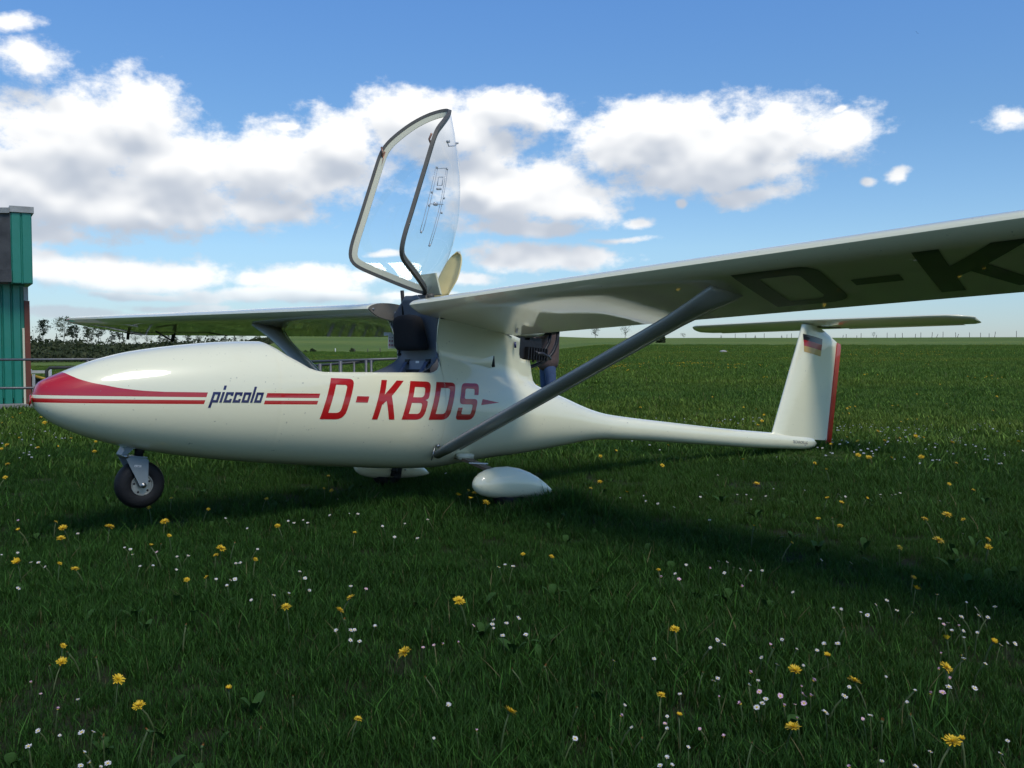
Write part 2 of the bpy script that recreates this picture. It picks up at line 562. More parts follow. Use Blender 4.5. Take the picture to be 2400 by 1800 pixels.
# local axes: x aft, y towards the far (starboard) wing, z up; s=-1 is the near side, s=+1 the far side
BOT = [(-1.796,.483),(-1.781,.438),(-1.735,.393),(-1.668,.354),(-1.535,.306),(-1.398,.273),(-1.253,.25),(-1.029,.224),(-.788,.207),(-.533,.195),(-.247,.185),(.095,.178),(.309,.183),(.528,.213),(.76,.246),(.957,.268),(1.345,.325),(1.627,.368),(1.773,.378),(2.08,.379),(2.764,.366),(3.545,.351),(4.087,.349),(4.318,.362),(4.40,.40)]
TOP = [(-1.796,.484),(-1.776,.542),(-1.741,.568),(-1.678,.601),(-1.552,.661),(-1.42,.708),(-1.279,.743),(-1.133,.772),(-.981,.797),(-.82,.815),(-.77,.819),(-.5,.835),(-.1,.842),(.25,.835),(.55,.80),(.85,.755),(1.136,.697),(1.328,.653),(1.486,.610),(1.632,.576),(1.781,.553),(1.934,.542),(2.426,.520),(3.155,.492),(3.751,.479),(4.1,.47),(4.3,.455),(4.40,.41)]
WID = [(-1.796,.004),(-1.785,.04),(-1.765,.068),(-1.73,.097),(-1.66,.137),(-1.55,.18),(-1.42,.216),(-1.28,.245),(-1.13,.266),(-.98,.28),(-.8,.291),(-.5,.3),(-.2,.304),(.1,.304),(.3,.3),(.55,.285),(.76,.262),(.96,.235),(1.15,.203),(1.345,.166),(1.5,.136),(1.63,.114),(1.78,.096),(1.94,.085),(2.4,.077),(3.15,.068),(3.75,.061),(4.1,.055),(4.3,.042),(4.40,.006)]
PYL = [(-.3,.0),(.0,.19),(.2,.205),(.45,.2),(.7,.17),(.9,.125),(1.05,.08),(1.2,.0)]
EDGE = [(-.774,.8185),(-.765,.806),(-.735,.780),(-.70,.750),(-.645,.720),(-.60,.695),(-.56,.684),(-.52,.681),(-.419,.686),(.067,.719),(.140,.722),(.165,.729),(.195,.745),(.213,.768),(.221,.80),(.226,.9),(.230,1.05),(.5,1.05),(.65,1.022),(.75,.992),(.845,.978),(.858,.945),(.872,.885),(.885,.864),(.92,.858),(.985,.857),(1.0,.835),(1.02,.775),(1.04,.735),(1.075,.712),(1.10,.706)]
def pyl(x, z):
    if x < -.3 or x > 1.2: return 0.
    b = sinterp(PYL, x)
    fl = max(0, (z - .84) / .22)
    return b + .075 * fl * fl if b > .01 else 0.
def body(x, z):
    b, t, w = sinterp(BOT, x), sinterp(TOP, x), sinterp(WID, x)
    q = abs(z - (b + t) / 2) / max((t - b) / 2, 1e-4)
    return 0. if q >= 1 else w * (1 - q**2.25)**(1 / 2.25)
def smax(a, b, k):
    h = max(k - abs(a - b), 0) / k
    return max(a, b) + h * h * k * .25
def half(x, z):
    yb = body(x, z)
    if -.3 < x < 1.2 and z > .45:
        p = pyl(x, z)
        if p > .01: return smax(yb, p, .09)
    return yb
def shear(x, z):
    if z > .8 and 0 < x < .7:
        x -= .24 * (z - .8) * (1 - sstep(x, .25, .7))
    return x

def build_fuselage():
    xs = [-1.796, -1.793, -1.788, -1.781, -1.77, -1.755, -1.735, -1.71, -1.68, -1.64]
    x = -1.60
    while x < -.80:
        xs.append(x); x += .035
    xs += [-.80, -.785, -.774, -.77, -.765, -.75, -.735, -.718, -.70, -.68, -.66, -.645, -.62, -.60, -.58, -.56, -.54, -.52, -.49, -.455, -.419]
    x = -.38
    while x < .06:
        xs.append(x); x += .04
    xs += [.067, .10, .12, .14, .152, .165, .18, .195, .205, .213, .218, .221, .2235, .226, .228, .230, .25, .28]
    x = .31
    while x < .83:
        xs.append(x); x += .035
    xs += [.845, .852, .858, .865, .872, .885, .90, .92, .95, .985, .992, 1.0, 1.01, 1.02, 1.03, 1.04, 1.06, 1.075, 1.10]
    x = 1.13
    while x < 2.2:
        xs.append(x); x += .04
    while x < 4.1:
        xs.append(x); x += .1
    xs += [4.1, 4.18, 4.25, 4.3, 4.34, 4.37, 4.39, 4.40]
    Mh = 34
    mb = MB()
    n = 2 * Mh + 1
    for x in xs:
        zb = sinterp(BOT, x)
        tp = sinterp(TOP, x)
        ze = interp(EDGE, x) if -.774 < x < 1.10 else tp
        k = 0.0
        if -.774 < x < 1.10:
            k = min(1, abs(ze - tp) / .03)
        ring = []
        for i in range(Mh + 1):
            s_ = i / Mh
            g = lerp((1 - math.cos(PI * s_)) / 2, 1 - math.cos(PI / 2 * s_) if False else (.5 * (1 - math.cos(PI * s_ * .62)) / (.5 * (1 - math.cos(PI * .62)))), k)
            z = zb + (ze - zb) * g
            y = half(x, z)
            if i == 0: y = 0
            if i == Mh and k == 0: y = 0
            ring.append((y, z))
        full = [(shear(x, z), -y, z) for y, z in reversed(ring)] + [(shear(x, z), y, z) for y, z in ring[1:]]
        mb.v += full
    for i in range(len(xs) - 1):
        for j in range(n - 1):
            a = i * n + j
            mb.f.append((a, a + n, a + n + 1, a + 1)); mb.mi.append(0)
        if xs[i] >= .84 and xs[i + 1] <= 1.101:      # engine tray: close the top
            a, b = i * n, i * n + n - 1
            mb.f.append((a, b, b + n, a + n)); mb.mi.append(0)
    o = mb.build('fuselage', [M['fus'], M['inner']], plane, merge=.0008)
    # make normals point outwards (test one side vertex), then give the shell its thickness
    me = o.data
    pol = max(me.polygons, key=lambda p: p.center.y if -.3 < p.center.x < -.1 else -9)
    if pol.normal.y < 0:
        me.flip_normals()
    so = o.modifiers.new('shell', 'SOLIDIFY')
    so.thickness = .008
    so.offset = -1
    so.material_offset = 1
    so.material_offset_rim = 0
    return o
fus = build_fuselage()
bvh_f = BVHTree.FromPolygons([v.co for v in fus.data.vertices], [p.vertices for p in fus.data.polygons])

# ---- films stuck on the skin: flat shapes wrapped on to the surface
def rounded(pts, r, seg=5):
    """round the corners flagged by a radius list"""
    out = []
    n = len(pts)
    for i, p in enumerate(pts):
        ri = r[i] if isinstance(r, (list, tuple)) else r
        if ri <= 0:
            out.append(Vector(p)); continue
        P, A, B = Vector(p), Vector(pts[i - 1]), Vector(pts[(i + 1) % n])
        a = P + (A - P).normalized() * min(ri, (A - P).length * .49)
        b = P + (B - P).normalized() * min(ri, (B - P).length * .49)
        for k in range(seg + 1):
            t_ = k / seg
            out.append(a * (1 - t_)**2 + P * 2 * t_ * (1 - t_) + b * t_ * t_)
    return out
def film(name, loops, place, material, parent, cuts=3):
    """loops: outer + holes in 2-D; place(Vector2)->3-D point on the surface"""
    loops3 = [[Vector((p[0], p[1], 0)) for p in lp] for lp in loops]
    tris = tessellate_polygon(loops3)
    flat = [p for lp in loops3 for p in lp]
    bm = bmesh.new()
    vs_ = [bm.verts.new(p) for p in flat]
    for tr in tris:
        try: bm.faces.new([vs_[i] for i in tr])
        except ValueError: pass
    for _ in range(cuts):
        long_ = [e for e in bm.edges if e.calc_length() > .012]
        if not long_: break
        bmesh.ops.subdivide_edges(bm, edges=long_, cuts=1)
        bmesh.ops.triangulate(bm, faces=[f for f in bm.faces if len(f.verts) > 4])
    for v in bm.verts:
        v.co = place(v.co)
    bm.normal_update()
    me = bpy.data.meshes.new(name)
    bm.to_mesh(me); bm.free()
    me.materials.append(material)
    me.polygons.foreach_set('use_smooth', [True] * len(me.polygons))
    o = bpy.data.objects.new(name, me)
    COL.objects.link(o)
    o.parent = parent
    # orientation outwards
    return o
def side_place(s, bvh=None, off=.0016):
    bvh = bvh or bvh_f
    def f(p):
        hit = bvh.ray_cast(Vector((p.x, s * 2.0, p.y)), Vector((0, -s, 0)))
        if hit[0] is None:
            return Vector((p.x, s * .3, p.y))
        nrm = hit[1] if hit[1].y * s > 0 else -hit[1]
        return hit[0] + nrm * off
    return f
# letter shapes: u to the right, v up, height 1; returned as outer + holes
def L_D(w=.66, sv=.17, sh=.155):
    r = .16
    return [rounded([(0, 0), (w, 0), (w, 1), (0, 1)], [0, r * 1.5, r, 0]),
            rounded([(sv, sh), (w - sv, sh), (w - sv, 1 - sh), (sv, 1 - sh)], [0, r * .7, r * .5, 0])]
def L_K(w=.66, s=.165):
    return [[(0, 0), (s, 0), (s, .37), (.27, .475), (w - s + .01, 0), (w + .01, 0), (.39, .60), (w + .02, 1), (w - .20, 1), (s, .63), (s, 1), (0, 1)]]
def L_B(w=.67, sv=.165, sh=.15):
    return [rounded([(0, 0), (w, 0), (w, .48), (w - .10, .515), (w, .55), (w, 1), (0, 1)], [0, .24, .1, 0, .1, .16, 0]),
            rounded([(sv, sh), (w - sv, sh), (w - sv, .5 - sh * .42), (sv, .5 - sh * .42)], [0, .1, .08, 0]),
            rounded([(sv, .5 + sh * .55), (w - sv, .5 + sh * .55), (w - sv, 1 - sh), (sv, 1 - sh)], [0, .1, .08, 0])]
def L_S(w=.64, sv=.15, sh=.15):
    return [rounded([(0, 0), (w, 0), (w, .57), (sv, .57), (sv, 1 - sh), (w - sv, 1 - sh), (w - sv, .68), (w, .68), (w, 1), (0, 1), (0, .42), (w - sv, .42), (w - sv, sh), (sv, sh), (sv, .33), (0, .33)],
                    [.12, .2, .13, .06, .06, .06, 0, 0, .14, .14, .14, .06, .06, .05, 0, 0])]
LH = .2065
def reg_place(x0, s, h=LH):
    pl_ = side_place(s)
    def f(p):
        v = p.y * h
        x = x0 + p.x * h + .28 * v
        return pl_(Vector((x, .4615 + .032 * x + v)))
    return f
def reg_letter(lp, x0, name, label):
    o = film(name, lp, reg_place(x0, -1), M['red'], fus, 4)
    o['label'] = label
reg_letter(L_D(), -.546, 'registration_letter', 'red slanted letter D before the dash')
reg_letter([[(0, .42), (.345, .42), (.345, .575), (0, .575)]], -.375, 'registration_dash', 'red dash of the registration')
reg_letter(L_K(), -.248, 'registration_letter', 'red slanted letter K')
reg_letter(L_B(), -.065, 'registration_letter', 'red slanted letter B')
reg_letter(L_D(), .109, 'registration_letter', 'red slanted letter D between B and S')
reg_letter(L_S(), .290, 'registration_letter', 'red slanted letter S')
fa = film('red_arrow', [[(.478, .561), (.623, .5815), (.491, .596)]], side_place(-1), M['red'], fus, 3)

# small lettering "piccolo": square strokes, height unit = x-height
def sq(x0, x1, y0, y1): return [(x0, y0), (x1, y0), (x1, y1), (x0, y1)]
st = .24
def pic(ch):
    w = .74
    if ch == 'o': return [[sq(0, w, 0, 1), sq(st, w - st, st, 1 - st)]]
    if ch == 'c': return [[[(0, 0), (w, 0), (w, .36), (w - st, .36), (w - st, st), (st, st), (st, 1 - st), (w - st, 1 - st), (w - st, .64), (w, .64), (w, 1), (0, 1)]]]
    if ch == 'p': return [[[(0, -.5), (st, -.5), (st, 0), (w, 0), (w, 1), (0, 1)], sq(st, w - st, st, 1 - st)]]
    if ch == 'i': return [[sq(0, st, 0, 1)], [sq(0, st, 1.22, 1.62)]]
    if ch == 'l': return [[sq(0, st, 0, 1.55)]]
def pic_place(x0, s=-1):
    pl_ = side_place(s)
    h = .049
    def f(p):
        x = x0 + p.x * h + .28 * p.y * h
        return pl_(Vector((x, .5495 + .0455 * x + p.y * h)))
    return f
xx = -1.103
for ch in 'piccolo':
    for lp in pic(ch):
        film('name_letter', lp, pic_place(xx), M['blue'], fus, 1)
    xx += .0185 if ch in 'il' else .0425
# maker's name in small capitals near the tail
def text_film(txt, h, x0, z0, slope, s, material, parent):
    cu = bpy.data.curves.new('tmp_text', 'FONT')
    cu.body = txt; cu.size = 1.0; cu.shear = .25; cu.resolution_u = 3; cu.space_character = 1.05
    ob = bpy.data.objects.new('tmp_text', cu)
    COL.objects.link(ob)
    dg = bpy.context.evaluated_depsgraph_get()
    me = bpy.data.meshes.new_from_object(ob.evaluated_get(dg))
    bpy.data.objects.remove(ob); bpy.data.curves.remove(cu)
    pl_ = side_place(s)
    for v in me.vertices:
        x = x0 + v.co.x * h * (1 if s < 0 else -1)
        v.co = pl_(Vector((x, z0 + slope * (x - x0) + v.co.y * h)))
    me.materials.clear(); me.materials.append(material)
    o = bpy.data.objects.new('maker_lettering', me)
    COL.objects.link(o); o.parent = parent
    o['label'] = 'small dark blue maker lettering near the tail'
    return o
text_film('TECHNOFLUG', .034, 3.952, .402, -.028, -1, M['blue'], fus)

# ---- seam, small vents and scoop on the near flank
sm = MB()
for s in (-1,):
    pts = []
    for x, z in [(.235, 1.026), (.30, 1.030), (.412, 1.029), (.5, 1.024), (.602, 1.012), (.68, .998), (.76, .978)]:
        xs_ = shear(x, z)
        pts.append((xs_, s * (half(x, z) + .001), z))
    sm.tube(pts, .0022, 6)
sm.build('fairing_seam', M['black'], fus)
vb = MB()
vb.box((.632, -.180, .822), (.020, .014, .066), Euler((0, R(-8), R(-10))))
vb.build('air_slot', M['black'], fus)
vb = MB()
pl_ = side_place(-1, off=.004)
vb.add([pl_(Vector(p)) for p in [(.45, .80), (.615, .782), (.632, .858)]] + [pl_(Vector((.60, .815))) + Vector((0, -.014, 0))], [(0, 1, 3), (1, 2, 3), (2, 0, 3)])
vb.build('air_scoop', M['gel'], fus)
vb = MB()
vb.box((.80, -.178, .935), (.012, .006, .035), Euler((0, R(-8), R(-20))))
vb.build('blue_sticker', M['blue'], fus)
vb = MB()
vb.rings([[(-1.80 - k * .004, math.cos(a) * .022 * (1 - .3 * k), .468 + math.sin(a) * .026 * (1 - .3 * k)) for a in [2 * PI * j / 16 for j in range(16)]] for k in (0, 1)])
vb.build('nose_cap', M['red'], fus)

# ---- wings
ALPHA = R(7.2)
def airfoil(n=28, th=.15, cam_=.028, p=.4):
    up, lo = [], []
    for i in range(n + 1):
        b = PI * i / n
        x = (1 - math.cos(b)) / 2
        yt = 5 * th * (.2969 * math.sqrt(x) - .1260 * x - .3516 * x**2 + .2843 * x**3 - .1030 * x**4)
        yc = cam_ / p**2 * (2 * p * x - x * x) if x < p else cam_ / (1 - p)**2 * ((1 - 2 * p) + 2 * p * x - x * x)
        up.append((x, yc + yt))
        # nearly flat underside behind a tight nose radius
        fl_ = -.044 * (1 - (1 - min(1, x / .15))**2.3) * (1 - .84 * max(0, (x - .15) / .85)**1.2)
        lo.append((x, fl_))
    return up[::-1] + lo[1:-1]
AF = airfoil()
def wing_pt(q, y, s, chord=.745, xle=0., thick=1.):
    x, z = q[0] * chord, q[1] * chord * thick
    return (xle + x * math.cos(ALPHA) + z * math.sin(ALPHA), s * y, 1.076 + .029 * y - x * math.sin(ALPHA) + z * math.cos(ALPHA))
def build_wing(s, name_label):
    mb = MB()
    st_ = [(.215, .0, .70, .88), (.222, -.004, .735, .97), (.235, -.004, .745, 1.0)] + [(y, 0, .745, 1.0) for y in (.5, 1, 1.6, 2.2, 3, 4, 5, 5.8, 6.2)]
    st_ += [(6.30, .0, .74, 1.), (6.38, .002, .71, 1.), (6.46, .006, .65, 1.), (6.53, .014, .56, 1.), (6.57, .026, .47, .98), (6.595, .045, .38, .85), (6.605, .07, .28, .5)]
    mb.rings([[wing_pt(q, y, s, c, xl, th) for q in AF] for (y, xl, c, th) in st_])
    o = mb.build('wing', M['wing'], plane, angle=40)
    o['label'] = name_label
    return o
wing_n = build_wing(-1, 'near wing reaching past the camera')
wing_f = build_wing(1, 'far wing with red tip')
# exposed root rib of the far wing
mb = MB()
mb.rings([[wing_pt(q, .2135 - k * .012, 1, .74, .0, .98) for q in AF] for k in (0, 1)])
o = mb.build('root_rib', M['rib'], wing_f, angle=40)
mb = MB()
mb.tube([(.03, .198, 1.083), (.03, .204, 1.083)], .006, 10)
mb.build('rib_pin', M['steel'], wing_f)
mb = MB(); mb.box((.21, .1995, 1.075), (.07, .002, .012), Euler((0, ALPHA, 0))); mb.build('rib_placard', M['alu'], wing_f)
# hinge gap lines of the ailerons and their horns
for s, w in ((-1, wing_n), (1, wing_f)):
    mb = MB()
    for y0, y1 in ((3.9, 6.25),):
        for k, y in enumerate((y0, y1)):
            a = wing_pt((.76, -.022), y, s); b_ = wing_pt((1.0, -.004), y, s)
            mb.tube([(a[0], a[1], a[2] - .0015), (b_[0], b_[1], b_[2] - .002)], .004, 5)
        a = [wing_pt((.76, -.0235), lerp(y0, y1, i / 8), s) for i in range(9)]
        mb.tube([(p[0], p[1], p[2] - .0015) for p in a], .003, 5)
    mb.build('aileron_gap', M['black'], w)
    for y in (4.75, 6.24):
        p = Vector(wing_pt((.72, -.03), y, s))
        mb = MB()
        if y < 6:
            t1 = [p + Vector((-.16, 0, .0)), p + Vector((.02, 0, -.085)), p + Vector((.03, 0, -.005))]
            for a, b_ in ((0, 1), (1, 2)):
                mb.tube([t1[a], t1[b_]], .009, 6)
            mb.tube([t1[2] + Vector((-.01, 0, -.01)), t1[1] + Vector((-.01, 0, .01))], .018, 6)
        else:
            mb.box(p + Vector((.06, 0, -.035)), (.03, .012, .075))
        mb.build('control_horn', M['black'], w)
# registration under the near wing
bvh_w = BVHTree.FromPolygons([v.co for v in wing_n.data.vertices], [p.vertices for p in wing_n.data.polygons])
def under_place(y0):
    def f(p):
        # p.x across the span, p.y towards the leading edge
        hit = bvh_w.ray_cast(Vector((.62 - p.y * .54 + .10 * 0, -(y0 + p.x * .54 + .28 * p.y * .54), .2)), Vector((0, 0, 1)))
        if hit[0] is None: return Vector((.4, -3, .9))
        return hit[0] + Vector((0, 0, -.0018))
    return f
for lp, y0 in ((L_D(), 2.13), ([[(0, .42), (.345, .42), (.345, .575), (0, .575)]], 2.56), (L_K(), 2.84), (L_B(), 3.35), (L_D(), 3.90), (L_S(), 4.45)):
    o = film('underwing_letter', lp, under_place(y0), M['navyblack'], wing_n, 3)
# ---- wing struts
def build_strut(s):
    a, b_ = Vector((.215, s * .262, .272)), Vector((.275, s * 2.12, 1.075))
    d = (b_ - a).normalized()
    mb = MB()
    rings = []
    N = 14
    for i in range(N + 1):
        t_ = i / N
        p = a.lerp(b_, t_)
        e = 1.0
        if t_ < .08: e = .55 + .45 * t_ / .08
        if t_ > .82: e = 1 + .9 * ((t_ - .82) / .18)**1.6
        ch, th = .060 * e, .025 * (1 + (e - 1) * .3)
        cx = Vector((1, 0, 0)); cx = (cx - d * cx.dot(d)).normalized()
        cz = d.cross(cx)
        rings.append([p + cx * (math.cos(q) * ch + (.012 if math.cos(q) > 0 else 0) * abs(math.cos(q))) + cz * (math.sin(q) * th * (1 if math.cos(q) < 0 else (1 - .55 * math.cos(q)))) for q in [2 * PI * k / 24 for k in range(24)]])
    mb.rings(rings)
    o = mb.build('wing_strut', M['strut'], plane)
    mb = MB()
    cx = Vector((1, 0, 0)); cx = (cx - d * cx.dot(d)).normalized()
    cz = d.cross(cx)
    rr = []
    for i in range(N + 1):
        t_ = .05 + .93 * i / N
        p = a.lerp(b_, t_) + cx * (.078 + (.054 * ((t_ - .82) / .18)**1.6 if t_ > .82 else 0))
        rr.append([p + cx * u_ + cz * v_ for u_, v_ in ((0, -.0035), (.010, -.0025), (.010, .0025), (0, .0035))])
    mb.rings(rr)
    mb.build('trailing_strip', M['creamw'], o)
    mb = MB()
    mb.tube([a + d * -.02, a + d * .05], [.012, .016], 8)
    mb.tube([a + Vector((-.03, s * .01, .045)), a + Vector((-.045, s * .004, -.03))], .004, 6)
    mb.tube([a + Vector((-.018, s * .012, .05)), a + Vector((-.018, s * .03, .052))], .010, 8)
    mb.build('strut_fitting', M['steel'], o)
    return o
build_strut(-1); build_strut(1)

# ---- fin, rudder, tailplane
def fin_section(z):
    t_ = (z - .40) / (1.44 - .40)
    xle = interp([(.40, 3.70), (.479, 3.745), (1.44, 4.125)], z)
    return xle
def sym(n=16, th=.10):
    up, lo = [], []
    for i in range(n + 1):
        x = (1 - math.cos(PI * i / n)) / 2
        yt = 5 * th * (.2969 * math.sqrt(x) - .1260 * x - .3516 * x**2 + .2843 * x**3 - .1036 * x**4)
        up.append((x, yt)); lo.append((x, -yt))
    return up[::-1] + lo[1:-1]
SY = sym(18, .105)
FINZ = [.435, .45, .479, .55, .65, .75, .85, .95, 1.05, 1.15, 1.25, 1.30, 1.34, 1.38, 1.405]
def fin_te(z):
    te = interp([(.40, 4.560), (1.31, 4.655)], z)
    if z > 1.30: te = interp([(1.30, 4.655), (1.385, 4.43), (1.405, 4.36)], z)
    return te
mb = MB()
rings = []
for z in FINZ:
    xl, xt = fin_section(z), fin_te(z)
    flare = 1
    rings.append([(xl + q[0] * (xt - xl), q[1] * .80 * flare * (1 if z < 1.3 else .9), z) for q in SY])
mb.rings(rings)
fin = mb.build('fin', M['gel'], plane, angle=45)
mb = MB()
rings = []
for z in (.405, .42, .7, 1.0, 1.27, 1.295):
    te = interp([(.40, 4.560), (1.31, 4.655)], z)
    e = 1 if .41 < z < 1.28 else .8
    rings.append([(te - .003, -.010 * e, z), (te + .070 * e, -.003, z - .006), (te + .070 * e, .003, z - .006), (te - .003, .010 * e, z)])
mb.rings(rings)
mb.build('rudder_trailing_edge', M['red'], fin, angle=30)
bvh_fin = BVHTree.FromPolygons([v.co for v in fin.data.vertices], [p.vertices for p in fin.data.polygons])
fp = side_place(-1, bvh_fin)
fc_ = [(4.093, 1.322), (4.368, 1.301), (4.346, 1.150), (4.094, 1.171)]
def fl(u_, v_):
    a = Vector(fc_[0]).lerp(Vector(fc_[1]), u_); b_ = Vector(fc_[3]).lerp(Vector(fc_[2]), u_)
    return a.lerp(b_, v_)
for k, mt in enumerate((M['navyblack'], M['flagred'], M['gold'])):
    film('flag_stripe', [[fl(0, k / 3), fl(1, k / 3), fl(1, (k + 1) / 3), fl(0, (k + 1) / 3)]], fp, mt, fin, 4)
HZ = 1.435
mb = MB()
rings = []
ST = sym(16, .11)
for y in (-1.335, -1.33, -1.30, -1.25, -1.18, -1.05, -.7, -.35, -.1, 0, .1, .35, .7, 1.05, 1.18, 1.25, 1.30, 1.33, 1.335):
    ay = abs(y)
    xl = 4.085 + .075 * (ay / 1.25) + (.14 * ((ay - 1.15) / .18)**2 if ay > 1.15 else 0)
    xt = 4.53 - (.10 * ((ay - 1.22) / .115)**2 if ay > 1.22 else 0)
    th = .85 if ay < 1.3 else (.5 if ay < 1.332 else .15)
    rings.append([(xl + q[0] * (xt - xl), y, HZ + q[1] * .42 * th - q[0] * .030) for q in ST])
mb.rings(rings)
tail = mb.build('tailplane', M['gel'], plane, angle=45)
for s in (-1, 1):
    mb = MB()
    mb.box((4.542, s * .67, HZ - .031), (.024, .98, .004))
    mb.build('trim_tab', M['gel'], tail)
    mb = MB()
    mb.rings([[(4.31 + .19 * i / 6, s * (.165 + .014 * math.sin(PI * i / 6)), HZ - .005 - .0235 * (1 - (i / 6)) - .018 * (i / 6) + k * .0), (4.31 + .19 * i / 6, s * (.192 + .014 * math.sin(PI * i / 6)), HZ - .0055 - .0235 * (1 - (i / 6)) - .018 * (i / 6) + k * .0)] for i in range(7) for k in (0,)], cap=False, close=False)
    mb.build('tail_mark', M['red'], tail)
mb = MB()
mb.tube([(4.30, -.02, HZ - .035), (4.42, -.17, HZ - .035)], .004, 6)
mb.build('elevator_rod', M['black'], tail)
# ---- cockpit: seat bulkhead, headrest, belts
def build_bulkhead():
    mb = MB()
    nz, ny = 26, 14
    rows = []
    for i in range(nz + 1):
        z = .40 + (1.165 - .40) * i / nz
        hw = (half(.235, min(z, 1.02)) - .010) if z < 1.03 else lerp(half(.235, 1.02) - .01, .055, (z - 1.03) / .135)
        row = []
        for j in range(ny + 1):
            y = hw * (2 * j / ny - 1)
            x = .236
            if z < .84:
                x -= .22 * min(1, (.84 - z) / .14)**1.3 * (abs(y) / .26)**2.2
            x += .010 * math.cos(PI * y / (2 * hw))
            x = x - .24 * max(0, z - .8)
            row.append((x, y, z))
        rows.append(row)
    mb.rings(rows, cap=False, close=False)
    o = mb.build('seat_bulkhead', M['grey'], plane)
    so = o.modifiers.new('thick', 'SOLIDIFY'); so.thickness = .006; so.offset = 0
    # cushion
    mb = MB()
    rings = []
    outl = rounded([(-.150, .853), (.150, .853), (.118, 1.042), (.0, 1.056), (-.118, 1.042)], [.03, .03, .035, .05, .035], 4)
    c = Vector((0, .95))
    for dx, k in ((0, .97), (-.012, 1.0), (-.036, .99), (-.052, .90), (-.058, .70), (-.060, .4)):
        rings.append([(.213 + dx - .24 * max(0, (c + (p - c) * k).y - .8), (c + (p - c) * k).x, (c + (p - c) * k).y) for p in outl])
    mb.rings(rings)
    mb.build('headrest', M['cloth'], o)
    mb = MB(); mb.box((.226, 0, .772), (.008, .17, .05)); mb.build('back_plate', M['inner'], o, smooth=False)
    mb = MB(); mb.box((.221, 0, .789), (.003, .032, .012)); mb.build('plate_label', M['white'], o, smooth=False)
    mb = MB(); mb.box((.224, .0, .735), (.010, .24, .022)); mb.build('seat_gap', M['black'], o, smooth=False)
    for y in (-.105, .105):
        mb = MB(); mb.box((.222, y, .792), (.010, .040, .026)); mb.build('belt_slot', M['black'], o, smooth=False)
        mb = MB()
        mb.rings([[(.214 - .012 * i, y - .018, .79 - .02 * i), (.214 - .012 * i, y + .018, .79 - .02 * i), (.210 - .012 * i, y + .018, .79 - .02 * i), (.210 - .012 * i, y - .018, .79 - .02 * i)] for i in range(8)])
        mb.build('shoulder_belt', M['belt'], o)
    mb = MB(); mb.box((.223, .0, 1.060), (.01, .02, .01)); mb.build('latch_stud', M['steel'], o)
    return o
M['belt'] = mat('blue_grey_belt', (.07, .09, .15), .8, bump=(200, .4))
bulk = build_bulkhead()
# instruction card on its cord behind the cushion
mb = MB()
mb.box((.232, .285, .918), (.070, .003, .090), Euler((R(4), R(-5), 0)))
mb.box((.190, .285, .956), (.05, .003, .020), Euler((R(4), R(-5), 0)))
card = mb.build('instruction_card', M['white'], plane, smooth=False)
M['cardprint'] = mat('card_red_print', (.35, .12, .18), .6)
mb = MB()
for r_ in range(3):
    for c_ in range(3):
        mb.box((.205 + .018 * c_, .2825 - .0008 * r_, .940 - .024 * r_), (.009, .001, .012))
o = mb.build('card_print', M['cardprint'], card, smooth=False)
o['kind'] = 'stuff'
# support rod of the canopy
mb = MB()
mb.tube([(.150, .095, 1.20), (.185, .11, 1.05)], .011, 8)
mb.tube([(.185, .11, 1.05), (.185, .14, .83)], .005, 8)
mb.tube([(.177, .14, .832), (.196, .14, .832)], .008, 8)
mb.build('gas_strut', M['black'], plane)

# ---- canopy, tipped up and back
RAIL = [(0, (.070, 2.045)), (.15, (.046, 1.955)), (.4, (-.002, 1.78)), (.68, (-.062, 1.56)), (.88, (-.104, 1.405)), (1, (-.112, 1.335))]
RIDGE = [(0, (.349, 2.288)), (.15, (.380, 2.115)), (.4, (.418, 1.895)), (.6, (.430, 1.72)), (.8, (.415, 1.54)), (.92, (.37, 1.36)), (1, (.262, 1.185))]
QEXP = [(0, 1.25), (.12, 1.7), (.35, 2.2), (.7, 2.3), (.9, 1.8), (1, 1.25)]
def P2(T, t_): return (sinterp([(a, b[0]) for a, b in T], t_), sinterp([(a, b[1]) for a, b in T], t_))
def can_pt(t_, yn, extra=0.):
    """yn in -1..1 across the canopy"""
    rx, rz = P2(RAIL, t_); gx, gz = P2(RIDGE, t_)
    q = sinterp(QEXP, t_)
    fr = 1 - abs(yn)**q
    fz = 1 - abs(yn)**(q + .85 * max(0, 1 - t_ / .3)) if yn > 0 else fr      # the far side of the hoop is sprung fuller
    W = .272 if t_ < .93 else lerp(.272, .262, (t_ - .93) / .07)
    return Vector((rx + (gx - rx) * fr, yn * W * (1 + extra), rz + (gz - rz) * fz))
NT_, NY_ = 30, 32
mb = MB()
rows = [[can_pt(i / NT_, math.sin(PI * (j / NY_ - .5))) for j in range(NY_ + 1)] for i in range(NT_ + 1)]
mb.rings(rows, cap=False, close=False)
